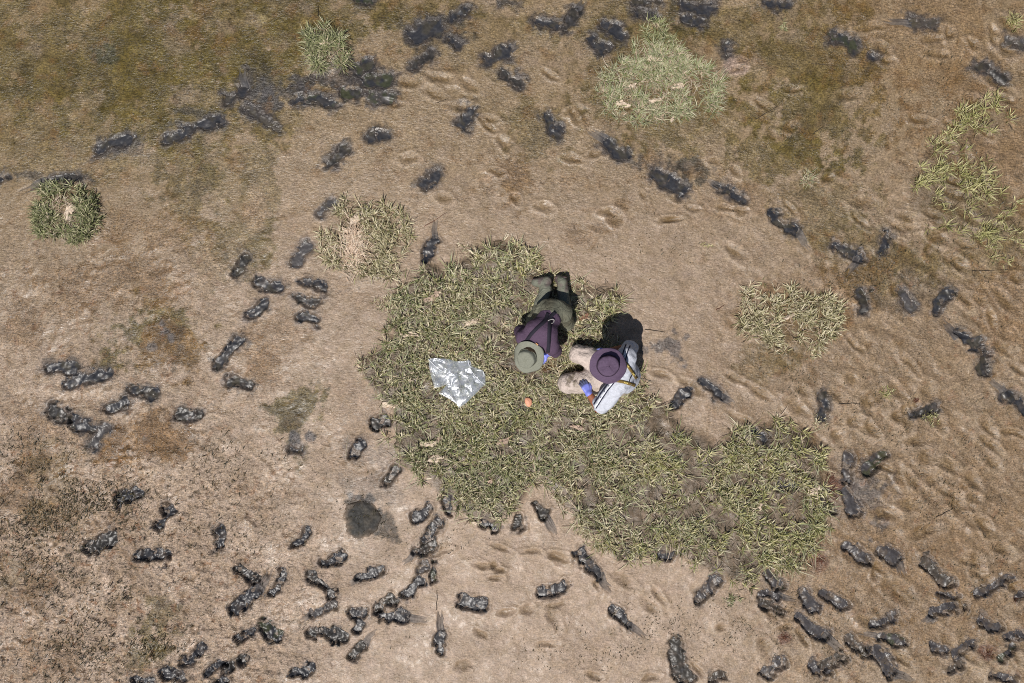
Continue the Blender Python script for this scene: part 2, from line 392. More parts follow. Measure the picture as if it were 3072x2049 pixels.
_l = [p['lab'] for p in PRINTS]; assert len(set(_l)) == len(_l)

def print_sd(p, X, Y, seed):
    c, s = math.cos(p['a']), math.sin(p['a']); dx = X - p['c'][0]; dy = Y - p['c'][1]
    u = dx*c + dy*s; v = -dx*s + dy*c
    v = v - p['curv']*u*u
    wp = 0.036 + 0.010*p['soft']
    v = v + wp*fbm(X+seed, Y, 0.11, seed, 3); u = u + wp*fbm(X, Y+seed, 0.10, seed+3, 3)
    L, wd = p['L'], p['w']; q1, q2, q3 = (seed*0.377) % 1, (seed*0.619) % 1, (seed*0.831) % 1
    r = wd/2*(1 - 0.26*q1*np.exp(-((u + (0.1*q3-0.04)*L)/(0.16*L+1e-6))**2)) * (1 + (0.34*q2-0.10)*np.clip(u/(L/2), -1, 1))*(0.92+0.12*q3)
    r = np.minimum(r, L/2)
    d = np.sqrt(np.maximum(np.abs(u) - (L/2 - r), 0)**2 + v*v) - r
    d = d + 0.034*ss(0.15, 0.85, vn(X/0.062 + seed, Y/0.062, seed+11)) - 0.020*ss(0.2, 0.9, vn(X/0.045, Y/0.045 + seed, seed+17)); p['ds'] = d
    return u, v, d + 0.008*vn(X/0.030, Y/0.030, seed+1) + 0.008*vn(X/0.014, Y/0.014, seed) - 0.045*ss(0.45, 0.85, vn(X/0.030, Y/0.030, seed+5))*ss(0.05, 0.0, d)
def tail_coords(p, X, Y):
    c, s = math.cos(p['a']), math.sin(p['a'])
    e = [(p['c'][0] + k*c*p['L']*0.42, p['c'][1] + k*s*p['L']*0.42) for k in (-1, 1)]
    e = min(e, key=lambda q: (q[0]-p['tail'][0])**2 + (q[1]-p['tail'][1])**2)
    tx, ty = p['tail'][0]-e[0], p['tail'][1]-e[1]; TL = math.hypot(tx, ty); tx /= TL; ty /= TL
    u = (X-e[0])*tx + (Y-e[1])*ty; v = -(X-e[0])*ty + (Y-e[1])*tx
    return e, (tx, ty), TL, u, v

# ------------------------------------------------------------------ grass outlines (overview sheet)
MAIN = [(1110,560),(1165,548),(1230,580),(1255,630),(1330,660),(1400,655),(1445,690),(1420,740),(1380,790),(1450,820),(1480,860),(1480,905),
        (1530,930),(1570,985),(1640,1015),(1720,975),(1800,965),(1860,990),(1890,1050),(1905,1150),(1890,1230),(1850,1290),(1840,1325),
        (1770,1300),(1730,1345),(1640,1325),(1600,1310),(1560,1272),(1480,1285),(1410,1280),(1370,1245),(1330,1215),(1290,1160),(1250,1108),(1215,1120),
        (1190,1165),(1140,1205),(1080,1195),(1030,1150),(960,1095),(915,1060),(900,1010),(905,955),(870,910),(825,860),(820,825),(870,800),
        (900,765),(880,725),(890,690),(940,645),(975,600),(1020,615),(1060,590)]
T_RIGHT = [(2320,205),(2230,245),(2150,300),(2105,370),(2075,440),(2105,505),(2180,535),(2290,565),(2345,545),(2330,470),(2290,400),(2235,350),(2260,310),(2335,255)]
def inpoly(X, Y, poly):
    r = np.zeros(X.shape, bool); n = len(poly)
    for i in range(n):
        x0, y0 = poly[i]; x1, y1 = poly[(i+1) % n]
        if y0 == y1: continue
        r ^= ((y0 > Y) != (y1 > Y)) & (X < (x1-x0)*(Y-y0)/(y1-y0) + x0)
    return r
def polydist(X, Y, poly):
    d = np.full(X.shape, 1e9); n = len(poly)
    for i in range(n):
        x0, y0 = poly[i]; x1, y1 = poly[(i+1) % n]; ex, ey = x1-x0, y1-y0
        t = np.clip(((X-x0)*ex + (Y-y0)*ey)/(ex*ex+ey*ey+1e-12), 0, 1)
        d = np.minimum(d, (X-x0-t*ex)**2 + (Y-y0-t*ey)**2)
    d = np.sqrt(d); return np.where(inpoly(X, Y, poly), -d, d)
MAINW = [OV(*p) for p in MAIN]; RIGHTW = [OV(*p) for p in T_RIGHT]
def ell(X, Y, cx, cy, rx, ry):
    x, y = OV(cx, cy); k = 1.30668/PPM
    return np.sqrt(((X-x)/(rx*k))**2 + ((Y-y)/(ry*k))**2)

# ------------------------------------------------------------------ ground height and colour
OL = (0.080, 0.060, 0.013); BRN = (0.135, 0.074, 0.026); TAN = (0.270, 0.200, 0.140); GRY = (0.06, 0.057, 0.06); DKB = (0.055, 0.045, 0.032)
RED = (0.085, 0.03, 0.016); LIT = (0.355, 0.262, 0.192)
# x, y, rx, ry (overview sheet), strength, colour
BLOB = [(250,120,430,170,.85,OL),(560,70,330,130,.8,OL),(450,220,300,130,.6,OL),(120,300,260,120,.5,OL),(420,380,90,150,.75,OL),(600,420,60,170,.6,OL),
  (540,560,110,60,.6,OL),(330,520,140,60,.45,BRN),(860,30,200,70,.6,OL),(640,160,120,90,.6,OL),(365,770,100,80,1.0,OL),(375,785,52,44,.9,(0.07,0.05,0.02)),(390,800,70,60,.8,BRN),(600,830,60,80,.6,BRN),
  (690,960,66,80,1.0,OL),(690,985,44,50,.95,(0.06,0.045,0.02)),(675,1010,16,22,1.0,GRY),(712,1000,14,14,1.0,GRY),(350,1030,140,60,.95,BRN),(250,640,180,60,.6,BRN),(60,760,90,40,.5,BRN),(100,1010,90,60,.45,BRN),(60,1120,80,80,.7,BRN),
  (350,1445,65,60,.85,OL),(310,1500,60,45,.7,OL),(20,1330,40,40,.5,OL),(60,1390,60,30,.4,BRN),(856,1215,46,50,.7,DKB),(840,1080,60,50,.3,BRN),(835,1195,46,46,1.0,(0.03,0.025,0.02)),(858,1222,44,44,.8,(0.06,0.042,0.025)),(1000,75,90,40,.9,(0.04,0.036,0.036)),(760,195,95,40,1.0,(0.04,0.036,0.036)),(850,170,60,24,.9,(0.04,0.036,0.036)),(560,200,40,60,.9,(0.045,0.04,0.04)),(600,255,60,34,.9,(0.045,0.04,0.04)),(660,220,60,20,.8,(0.045,0.04,0.04)),(450,285,70,16,.7,(0.05,0.045,0.04)),(270,325,70,16,.7,(0.05,0.045,0.04)),(120,405,80,18,.8,(0.05,0.045,0.04)),(1560,410,70,28,1.0,(0.04,0.036,0.036)),(1470,385,80,14,.8,(0.05,0.045,0.04)),(1590,380,34,20,.8,(0.045,0.04,0.04)),(1590,30,60,40,.9,(0.045,0.04,0.04)),(1380,90,50,24,.7,(0.05,0.045,0.04)),
  (1180,420,70,50,.65,BRN),(1240,300,70,80,.6,OL),(1350,520,40,20,.4,BRN),(1330,410,40,30,.4,BRN),(1410,500,40,30,.5,BRN),(1150,250,80,40,.2,OL),
  (1050,90,180,80,.35,OL),(1420,120,130,110,.55,OL),(1520,200,150,140,.6,OL),(1600,300,180,60,.4,OL),(1450,30,300,50,.45,OL),(1720,40,260,60,.6,OL),
  (1860,130,170,100,.75,OL),(1880,260,150,130,.85,OL),(1800,360,130,60,.75,OL),(1900,470,120,80,.55,OL),(1960,540,90,60,.5,OL),(2060,620,120,60,.8,OL),
  (1960,660,80,70,.5,BRN),(2100,680,90,40,.7,DKB),(2150,120,260,150,.4,BRN),(2250,330,160,160,.5,BRN),(2240,480,120,90,.5,OL),(2270,600,140,80,.45,OL),(2300,720,80,110,.5,BRN),
  (1820,740,120,80,.5,BRN),(1760,850,90,40,.55,OL),(1790,830,50,40,.5,OL),(2000,820,400,260,.22,BRN),(2150,1180,300,260,.30,BRN),(2100,1330,330,240,.34,BRN),(1240,640,90,60,.4,BRN),
  (840,960,60,120,.25,BRN),(1560,400,60,50,.3,OL),(1700,480,120,40,.25,BRN),(1950,1120,60,70,.3,GRY),(2020,1130,60,60,.75,GRY),(1515,800,55,30,.85,GRY),(1330,1520,90,40,.12,BRN),
  (1915,1120,22,30,.95,RED),(1880,1290,22,26,.8,RED),(1762,1290,22,14,.7,RED),(2270,1498,26,22,.95,RED),(1802,1465,20,16,.9,RED),(120,1130,70,90,.4,OL),(200,1200,90,60,.35,BRN),
  (110,1330,60,40,.6,BRN),(100,1520,70,50,.5,BRN),(590,1130,80,40,.15,BRN),(230,1000,50,60,.35,BRN),(640,760,60,60,.4,BRN),(520,420,60,130,.4,OL),(1640,165,0,0,0,OL),
  (1690,150,34,26,.9,(0.30,0.22,0.18)),(820,690,50,30,.2,BRN),(585,480,30,60,.6,(0.27,0.19,0.12)),(470,590,40,30,.5,(0.30,0.22,0.15)),(410,230,60,30,.5,(0.24,0.18,0.13)),
  (1480,490,400,130,.0,TAN),(605,200,50,50,.5,DKB),(600,235,50,50,.5,GRY),(380,760,12,12,.9,GRY),(372,740,9,9,.9,GRY),(350,795,14,12,.9,GRY),(395,775,9,12,.9,GRY),
  (240,100,40,28,.7,(0.035,0.04,0.025)),(775,150,60,40,.5,DKB),(600,45,12,14,.8,(0.24,0.19,0.09)),(570,55,14,12,.7,(0.2,0.15,0.05)),(900,1040,60,40,.4,GRY),(870,1120,70,50,.35,GRY),
  (1470,960,60,40,.3,DKB),(1440,900,60,40,.1,DKB)]
# shallow dents: overview x, y, length, width, angle (deg, clockwise down right)
DENT = [(1160,330,40,26,45),(1690,577,70,28,40),(1410,500,40,36,70),(1250,475,44,22,20),(1680,480,80,16,8),(1700,485,30,20,0),(1590,480,40,16,5),(1540,505,60,16,0),
  (2170,330,50,20,20),(2110,270,60,20,15),(2290,190,90,26,35),(2150,125,60,22,10),(2140,90,60,20,5),(2300,110,80,26,30),(1750,240,50,22,40),(1400,1240,40,20,30),
  (2190,290,60,20,30),(2280,520,70,26,20),(2150,540,70,26,35),(2190,600,80,30,35),(2215,560,60,20,25),(2310,690,90,26,45),(2340,640,40,26,10),(2250,690,60,20,35),
  (1845,895,40,24,30),(1830,935,70,30,35),(1990,930,60,30,60),(2010,910,80,30,-25),(2060,900,70,24,50),(2130,900,50,40,80),(1915,905,60,26,25),(2000,990,60,24,25),
  (1920,1000,40,30,-30),(2080,940,80,30,-35),(2150,960,70,30,55),(2110,1010,60,26,0),(2130,1050,50,40,0),(2180,1070,60,26,30),(2230,1100,60,26,45),(2280,1060,60,26,30),(2070,1090,60,30,70),
  (2180,1130,70,24,10),(2090,1160,60,30,10),(2120,1220,80,28,-10),(2240,1200,80,26,20),(2300,1260,60,26,20),(2230,1290,60,20,10),(2320,1340,50,26,40),(2270,980,60,26,50),(2330,900,50,30,50),
  (1350,1200,50,20,15),(1270,1420,60,26,60),(1430,1330,80,24,35),(1490,1390,60,20,40),(1120,1300,80,16,10),(1150,1260,60,14,20),(1520,860,60,20,20),(1660,1440,30,20,0),
  (1000,215,60,24,20),(940,190,60,24,0),(1075,195,60,26,30),(1010,180,70,26,10),(900,235,60,20,5),(1060,245,50,22,-10),(1140,395,40,14,10),(1590,890,80,20,30),(1700,960,70,20,30),
  (2060,520,60,20,40),(2070,1360,90,40,35),(1740,900,70,24,30),(1690,870,60,20,25),(2310,800,60,30,20),(2200,760,50,20,20),(1760,1490,60,30,60),(1990,1430,60,30,30),(2320,60,60,30,30)]
_rd = random.Random(5)
for _ in range(60):
    DENT.append((_rd.uniform(1950, 2345), _rd.uniform(60, 1540), _rd.uniform(35, 75), _rd.uniform(16, 32), _rd.uniform(-30, 80)))
for _ in range(26):
    DENT.append((_rd.uniform(880, 1900), _rd.uniform(150, 520), _rd.uniform(30, 60), _rd.uniform(14, 24), _rd.uniform(-20, 60)))
for _ in range(24):
    DENT.append((_rd.uniform(1000, 1900), _rd.uniform(1250, 1560), _rd.uniform(30, 70), _rd.uniform(12, 24), _rd.uniform(-20, 60)))
def ground_fields(X, Y):
    """height, albedo, (algae fuzz, wetness, pitting) for arrays of points in metres"""
    ox = (X*PPM + 1536)/1.30668; oy = (1024.5 - Y*PPM)/1.30668
    wx = ox + 55*fbm(X, Y, 0.5, 1, 3) + 26*fbm(X, Y, 0.10, 2, 3); wy = oy + 50*fbm(X, Y, 0.5, 3, 3) + 26*fbm(X, Y, 0.10, 4, 3)
    z = 0.016*fbm(X, Y, 0.9, 5, 2) + 0.009*fbm(X, Y, 0.28, 6, 2)
    right = ss(1500, 2000, ox)*ss(250, 700, oy); left = ss(900, 300, ox)*ss(350, 700, oy); bl = ss(1000, 500, ox)*ss(850, 1250, oy); top = ss(620, 300, oy)
    up = np.clip(ss(700, 350, oy), 0, 1)
    ca, sa = math.cos(0.62), math.sin(0.62); ru = X*ca - Y*sa; rv = X*sa + Y*ca           # ripples run down right
    rip = fbm(ru*0.42, rv, 0.10, 8, 2)
    z += right*0.015*rip + 0.0015*(1-right)*rip
    fine = fbm(X, Y, 0.055, 9, 2); z += 0.0032*fine*(1 + 1.6*left + 4.0*bl)*(1-0.6*top) + 0.004*(left+bl)*fbm(X, Y, 0.12, 14, 2)
    pits = fbm(X+9, Y, 0.10, 10, 3); z -= 0.016*ss(0.18, 0.5, pits)*(bl*0.9 + left*0.35 + right*0.2)
    bc = ss(950, 1200, oy)*ss(2000, 1500, ox)*ss(700, 1000, ox)
    z += bc*0.010*fbm(X, Y, 0.16, 12, 2)
    # albedo
    base = np.zeros(X.shape + (3,)); base[:] = TAN
    lo = ss(700, 1400, oy)*(1 - 0.5*ss(1300, 2200, ox))
    base = lerp(base, np.array(LIT)*0.95, (0.55*lo)[..., None])
    base = lerp(base, np.array((0.170, 0.120, 0.055)), (0.55*ss(700, 200, oy) + 0.30*ss(600, 200, ox)*ss(900, 500, oy))[..., None])
    base = lerp(base, np.array((0.205, 0.149, 0.090)), (0.6*right)[..., None])
    alg = np.zeros(X.shape); pat = fbm(X, Y, 0.16, 21, 4); pat2 = fbm(X+3, Y-2, 0.05, 22, 3)
    for bx, by, rx, ry, st, c in BLOB:
        if rx <= 0 or st <= 0: continue
        small = rx < 40
        gx = ox + 6*fbm(X, Y, 0.06, 33, 2) if small else wx; gy = oy + 6*fbm(X, Y, 0.06, 34, 2) if small else wy
        g = np.exp(-(((gx-bx)/rx)**2 + ((gy-by)/ry)**2)*1.1)
        m = st*ss(0.20, 0.62, g + (0 if small else (0.62*pat + 0.48*pat2)*ss(0.0, 0.30, g)))
        base = lerp(base, np.array(c), (m*0.86)[..., None]); alg = np.maximum(alg, m)
    base *= (1 + 0.16*fbm(X, Y, 0.14, 45, 4) + 0.14*fbm(X+4, Y, 0.045, 46, 3))[..., None]
    base *= (1 + alg*(0.62*fbm(X+8, Y, 0.08, 47, 4) + 0.25*fbm(X-8, Y, 0.20, 48, 3)))[..., None]
    # scattered small algae everywhere, denser left and right
    sp = ss(0.20, 0.55, fbm(X-7, Y+5, 0.12, 40, 4))*(0.12 + 0.38*np.clip(top + left + right, 0, 1)); sp = sp*(1 - 0.75*bc)
    base = lerp(base, np.array(BRN)*0.95, sp[..., None]); alg = np.maximum(alg, sp)
    lm = ss(0.25, 0.6, fbm(X+17, Y+5, 0.22, 42, 3))*(0.35*up + 0.25*left); base = lerp(base, np.array((0.235, 0.175, 0.125)), lm[..., None])
    dk = ss(0.36, 0.56, fbm(X+2, Y+15, 0.035, 43, 3))*(bl*0.85 + left*0.45 + right*0.35); base = lerp(base, np.array((0.09, 0.062, 0.035)), dk[..., None])
    rd = ss(0.35, 0.6, fbm(X+12, Y-15, 0.07, 44, 3))*(bl*0.35 + left*0.35 + right*0.35 + 0.1); base = lerp(base, np.array((0.17, 0.085, 0.04)), rd[..., None])
    fuzz = np.clip(0.25 + alg*0.75 + 0.3*top + 0.4*left + 0.3*right + 0.3*bl, 0, 1)
    wet = np.clip(0.45 + 0.35*top + 0.35*left + 0.4*bl - 0.15*bc, 0, 1); pit = np.clip(0.30*bl + 0.30*left + 0.10*right + 0.15*top, 0, 1)
    # dents
    for i, (dx, dy, L, wd, an) in enumerate(DENT):
        cx, cy = OV(dx, dy); k = 1.30668/PPM; L2 = L*k*0.42; w2 = wd*k*0.45; R = L2*2.2 + 0.05
        sel = (np.abs(X-cx) < R) & (np.abs(Y-cy) < R)
        if not sel.any(): continue
        a = -math.radians(an); xs, ys = X[sel]-cx, Y[sel]-cy
        xs = xs + 0.034*fbm(X[sel], Y[sel], 0.12, 50+i, 3); ys = ys + 0.034*fbm(X[sel], Y[sel], 0.12, 51+i, 3)
        u = xs*math.cos(a) + ys*math.sin(a); v = -xs*math.sin(a) + ys*math.cos(a)
        e = np.sqrt((u/L2)**2 + (v/w2)**2)
        z[sel] += -0.017*ss(1.2, 0.3, e) + 0.008*np.exp(-((e-1.5)/0.35)**2)
        m = 0.55*ss(1.15, 0.4, e + 0.5*fbm(X[sel], Y[sel], 0.04, 52+i, 2)); base[sel] = lerp(base[sel], np.array((0.14, 0.09, 0.038)), m[..., None])
        m = 0.2*np.exp(-((e-1.5)/0.35)**2); base[sel] = lerp(base[sel], np.array((0.33, 0.25, 0.175)), m[..., None])
    # grass bed: raised brown thatch, shade under the blades darkened into its colour
    near = (np.abs(X) < 6) & (np.abs(Y) < 4.2)
    for poly, hgt in ((MAINW, 0.035), (RIGHTW, 0.012)):
        xs = [q[0] for q in poly]; ys = [q[1] for q in poly]
        sel = (X > min(xs)-.2) & (X < max(xs)+.2) & (Y > min(ys)-.2) & (Y < max(ys)+.2)
        if not sel.any(): continue
        d = polydist(X[sel], Y[sel], poly) + 0.05*fbm(X[sel], Y[sel], 0.14, 60, 3)
        g = ss(0.05, -0.10, d); z[sel] += hgt*g*(1 + 0.5*fbm(X[sel], Y[sel], 0.12, 61, 2))
        m = (0.75 if hgt > 0.02 else 0.3)*ss(0.0, -0.06, d)*(0.75+0.35*fbm(X[sel], Y[sel], 0.1, 62, 2)); base[sel] = lerp(base[sel], np.array((0.046, 0.034, 0.019)), np.clip(m*1.2, 0, 1)[..., None])
    for cx, cy, rx, ry, hgt in ((745,112,62,58,.05),(155,502,88,70,.05),(840,560,90,100,.025),(1515,180,130,115,.02),(1822,742,115,85,.025)):
        sel = near & (np.abs(ox-cx) < rx*1.5) & (np.abs(oy-cy) < ry*1.5)
        if not sel.any(): continue
        e = ell(X[sel], Y[sel], cx, cy, rx, ry); z[sel] += hgt*ss(1.15, 0.5, e)
        m = 0.5*ss(1.0, 0.7, e); base[sel] = lerp(base[sel], np.array((0.11, 0.08, 0.036)), m[..., None])
    # bootprints and drag marks
    for i, p in enumerate(PRINTS):
        R = p['L']*0.62 + 0.16
        sel = (np.abs(X-p['c'][0]) < R) & (np.abs(Y-p['c'][1]) < R)
        if sel.any():
            xs, ys = X[sel], Y[sel]; u, v, d = print_sd(p, xs, ys, 100+i)
            D = lerp(0.046, 0.020, p['soft'])*(0.6 if p['faint'] else 1); ew = lerp(0.012, 0.028, p['soft'])
            ds = p['ds'] + 0.006*fbm(xs, ys, 0.06, 90+i, 2); z[sel] += -D*ss(ew*0.5, -ew, ds - 0.008) + lerp(0.012, 0.005, p['soft'])*np.exp(-((d-0.028)/0.012)**2)*(0.5+1.3*fbm(xs, ys, 0.09, 70+i, 2))
            nz = fbm(xs, ys, 0.045, 200+i, 3)
            sw = 0.05 + 0.05*p['soft']; m = (0.75 + 0.15*p['soft'])*ss(sw, 0.0, d + 0.7*sw*nz)*ss(sw*1.5, 0.0, d); base[sel] = lerp(base[sel], np.array(lerp(np.array((0.10, 0.082, 0.07)), np.array((0.050, 0.044, 0.042)), p['soft'])), m[..., None])
            wt = wet[sel]; wet[sel] = np.maximum(wt, ss(0.06, 0.0, d)*0.85)
        if p['tail']:
            e, t, TL, _, _ = tail_coords(p, X[:1], Y[:1]); mx, my = e[0]+t[0]*TL/2, e[1]+t[1]*TL/2; R = TL*0.6+0.08
            sel = (np.abs(X-mx) < R) & (np.abs(Y-my) < R)
            if sel.any():
                _, _, _, u, v = tail_coords(p, X[sel], Y[sel]); hw = p['w']*0.36*(1-0.35*np.clip(u/TL, 0, 1))
                m = ss(hw*1.25, hw*0.8, np.abs(v))*ss(-0.02, 0.02, u)*ss(TL*1.05, TL*0.8, u)
                z[sel] -= 0.010*m
    return z, np.clip(base, 0.01, 1), np.stack([fuzz, wet, pit], -1)

# one sheet: fine in and around the view, coarser and coarser out to 60 m
def axis(half, step):
    n = int(round(2*half/step)); c = np.linspace(-half, half, n+1); out = []; s = step; q = half
    while q < 60: s *= 1.32; q += s; out.append(q)
    out = np.array(out); return np.concatenate([-out[::-1], c, out])
GX = axis(5.75, 0.0120); GY = axis(3.95, 0.0120)
XX, YY = np.meshgrid(GX, GY, indexing='ij')
GZ, GC, GP = ground_fields(XX, YY)
nx, ny = XX.shape
# settle the dug hollow and the seats of the two people
def soften(cx, cy, r, dz):
    global GZ
    e = np.sqrt((XX-cx)**2 + (YY-cy)**2)/r; GZ = GZ + dz*ss(1.0, 0.4, e)
px, py, _ = P(440, 955, 0.0); soften(px, py, 0.10, -0.03)
_sel = ((XX-px)**2 + (YY-py)**2) < 0.16**2
GC[_sel] = lerp(GC[_sel], np.array((0.15, 0.085, 0.035)), (0.85*ss(0.15, 0.07, np.sqrt((XX[_sel]-px)**2 + (YY[_sel]-py)**2)))[..., None])
idx = np.arange(nx*ny).reshape(nx, ny)
Q = np.stack([idx[:-1, :-1], idx[1:, :-1], idx[1:, 1:], idx[:-1, 1:]], -1).reshape(-1, 4)
gnd = mesh('ground', np.stack([XX, YY, GZ], -1).reshape(-1, 3), quads=Q, mat=M_MUD, col=GC.reshape(-1, 3), par=GP.reshape(-1, 3)); tag(gnd, kind='structure')
def GI(x, y, A=None):                                # ground height (or colour) at points
    A = GZ if A is None else A
    x = np.asarray(x, float); y = np.asarray(y, float)
    i = np.clip(np.searchsorted(GX, x) - 1, 0, nx-2); j = np.clip(np.searchsorted(GY, y) - 1, 0, ny-2)
    tx = (x - GX[i])/(GX[i+1]-GX[i]); ty = (y - GY[j])/(GY[j+1]-GY[j])
    if A.ndim == 3: tx = tx[..., None]; ty = ty[..., None]
    return A[i, j]*(1-tx)*(1-ty) + A[i+1, j]*tx*(1-ty) + A[i, j+1]*(1-tx)*ty + A[i+1, j+1]*tx*ty

# ------------------------------------------------------------------ bootprints: churned black mud lying in each pit
def patch_mesh(name, X, Y, Z, keep, col, mat, parent=None):
    n0, n1 = X.shape; id_ = np.arange(n0*n1).reshape(n0, n1)
    kq = keep[:-1, :-1] | keep[1:, :-1] | keep[1:, 1:] | keep[:-1, 1:]
    q = np.stack([id_[:-1, :-1], id_[1:, :-1], id_[1:, 1:], id_[:-1, 1:]], -1)[kq]
    if len(q) == 0: return None
    used = np.unique(q); rm = np.full(n0*n1, -1); rm[used] = np.arange(len(used))
    return mesh(name, np.stack([X, Y, Z], -1).reshape(-1, 3)[used], quads=rm[q], mat=mat, parent=parent, col=col.reshape(-1, 3)[used])
for i, p in enumerate(PRINTS):
    h = 0.0065; c, s = math.cos(p['a']), math.sin(p['a'])
    us = np.arange(-p['L']/2-0.045, p['L']/2+0.046, h); vs = np.arange(-p['w']/2-0.045-0.03, p['w']/2+0.076, h)
    U, Vv = np.meshgrid(us, vs, indexing='ij'); X = p['c'][0] + U*c - Vv*s; Y = p['c'][1] + U*s + Vv*c
    _, v, d = print_sd(p, X, Y, 100+i); d = d + 0.003 + 0.014*ss(0.1, 0.8, fbm(X, Y, 0.06, 360+i, 2)) + 0.016*fbm(X, Y, 0.030, 370+i, 3)
    g = GI(X, Y); sf = p['soft']; ew = lerp(0.010, 0.024, sf)
    inn = ss(0.004, -ew, d); th = lerp(-0.006, 0.005, ss(0.010, -0.006, d))
    lump = fbm(X, Y, 0.060, 300+i, 2)*lerp(0.010, 0.005, sf) + fbm(X, Y, 0.024, 310+i, 2)*lerp(0.0022, 0.0015, sf)
    if p['y'] > 0.72: lump = lump + 0.003*np.sin(U/0.022*math.pi*1.6 + 3*vn(X/0.05, Y/0.05, i))*ss(-0.035, -0.008, d)
    lump = lump + 0.005*np.exp(-((U + 0.06*p['L'])/0.03)**2)*((i*7 % 5)/2.5-0.8)
    Z = g + th + lump*inn
    bc = GI(X, Y, GC); dark = np.array((0.024, 0.025, 0.030)) if i % 4 else np.array((0.024, 0.022, 0.020))
    if p['faint']: dark = dark*1.7 + np.array((0.02, 0.014, 0.006))
    if p['reg'] == 'BR': dark = dark*1.5 + np.array((0.016, 0.010, 0.004))
    if p['reg'] == 'BC': dark = dark*1.2 + np.array((0.008, 0.006, 0.003))
    grey = np.array((0.052, 0.050, 0.053))
    cc = lerp(np.zeros(X.shape+(3,))+dark, grey, (0.6*ss(0.1, 0.6, fbm(X, Y, 0.05, 320+i, 3)))[..., None])
    if sf > 0.3: cc = lerp(cc, np.array((0.06, 0.05, 0.028)), (0.5*ss(0.0, 0.6, fbm(X, Y, 0.07, 330+i, 2)))[..., None])
    cc = lerp(cc, bc*0.66, ({'BR': 0.75, 'BC': 0.5}.get(p['reg'], 0.42)*ss(0.0, 0.5, fbm(X, Y, 0.055, 345+i, 3)))[..., None])
    if 'green' in p['lab'] or 'olive' in p['lab'][:12]: cc = lerp(cc, np.array((0.04, 0.045, 0.018)), (0.7*ss(-0.2, 0.4, fbm(X, Y, 0.06, 340+i, 2)))[..., None])
    eb = ss(-lerp(0.006, 0.026, sf), 0.010, d + 0.012*sf*fbm(X, Y, 0.03, 350+i, 2)); cc = lerp(cc, bc, (eb*lerp(0.45, 0.92, sf))[..., None])
    o = patch_mesh('bootprint', X, Y, Z, d < 0.012, cc, M_BLACK)
    tag(o, p['lab'], 'bootprint', 'black bootprints pressed in the mudflat')
    if p['tail']:
        e, t, TL, _, _ = tail_coords(p, X[:1], Y[:1]); hw = p['w']*0.40
        us = np.arange(-0.01, TL*1.05, h); vs = np.arange(-hw*1.5, hw*1.5, h*0.8); U, V2 = np.meshgrid(us, vs, indexing='ij')
        wob = 0.012*vn(U/0.09, V2*0+i, i); V3 = V2 + wob
        X = e[0] + U*t[0] - V3*t[1]; Y = e[1] + U*t[1] + V3*t[0]
        hwu = hw*(1.15 - 0.4*U/TL); dd = np.abs(V2) - hwu*(0.85+0.3*vn(V2/0.012, U/0.1, i)); dd = np.maximum(dd, U - TL*(0.8+0.25*vn(V2/0.012, V2*0, i+3)))
        st = vn(V2/0.011, U/0.25, 400+i)
        Z = GI(X, Y) + lerp(-0.004, 0.004, ss(0.006, -0.008, dd)) + 0.0022*st
        cc = lerp(np.zeros(X.shape+(3,))+np.array((0.115, 0.105, 0.098)), np.array((0.045, 0.045, 0.05)), ss(-0.3, 0.5, st + 0.4*fbm(X, Y, 0.05, i, 2))[..., None])
        cc = lerp(cc, GI(X, Y, GC), (0.10 + 0.5*np.clip(U/TL, 0, 1))[..., None])
        patch_mesh('drag_mark', X, Y, Z, dd < 0.004, cc, M_DULL, parent=o)
# the round black pool and its brown halo
cx, cy = RG('BC', 135, 440); r0 = 0.195
g1 = np.arange(-0.3, 0.31, 0.0075); X, Y = np.meshgrid(cx+g1, cy+g1, indexing='ij')
d = np.hypot(X-cx, (Y-cy)*0.93) - r0 + 0.075*fbm(X, Y, 0.13, 500, 4)
Z = GI(X, Y) + lerp(-0.005, 0.005, ss(0.012, -0.012, d)) + 0.0012*fbm(X, Y, 0.05, 501, 3) + 0.010*np.exp(-((d+0.004)/0.012)**2)*fbm(X, Y, 0.02, 502, 2)
cc = lerp(np.zeros(X.shape+(3,))+np.array((0.019, 0.018, 0.016)), np.array((0.045, 0.036, 0.024)), ss(0.0, 0.7, fbm(X, Y, 0.09, 503, 3))[..., None])
cc = lerp(cc, GI(X, Y, GC)*0.6, (ss(-0.08, 0.01, d + 0.03*fbm(X, Y, 0.04, 505, 3))*0.95)[..., None])
tag(patch_mesh('mud_pool', X, Y, Z, d < 0.012, cc, M_DULL), 'round black mud pool with sparkling rim, left below the big grass patch', 'mud pool')
# ------------------------------------------------------------------ grass
PAL = {'mix': [((0.38, 0.35, 0.19), 26), ((0.56, 0.51, 0.33), 28), ((0.18, 0.17, 0.075), 14), ((0.68, 0.61, 0.44), 18), ((0.10, 0.07, 0.04), 10), ((0.36, 0.27, 0.18), 8)],
       'green': [((0.23, 0.25, 0.11), 34), ((0.37, 0.38, 0.20), 28), ((0.08, 0.09, 0.04), 22), ((0.52, 0.47, 0.31), 16)],
       'pale': [((0.33, 0.35, 0.20), 34), ((0.46, 0.44, 0.29), 30), ((0.22, 0.25, 0.10), 22), ((0.48, 0.38, 0.28), 14)],
       'dark': [((0.05, 0.045, 0.025), 60), ((0.10, 0.075, 0.035), 40)],
       'straw': [((0.47, 0.36, 0.27), 50), ((0.40, 0.29, 0.20), 30), ((0.55, 0.46, 0.36), 20)],
       'yellow': [((0.42, 0.40, 0.18), 40), ((0.26, 0.26, 0.09), 26), ((0.56, 0.52, 0.28), 22), ((0.11, 0.08, 0.045), 12)]}
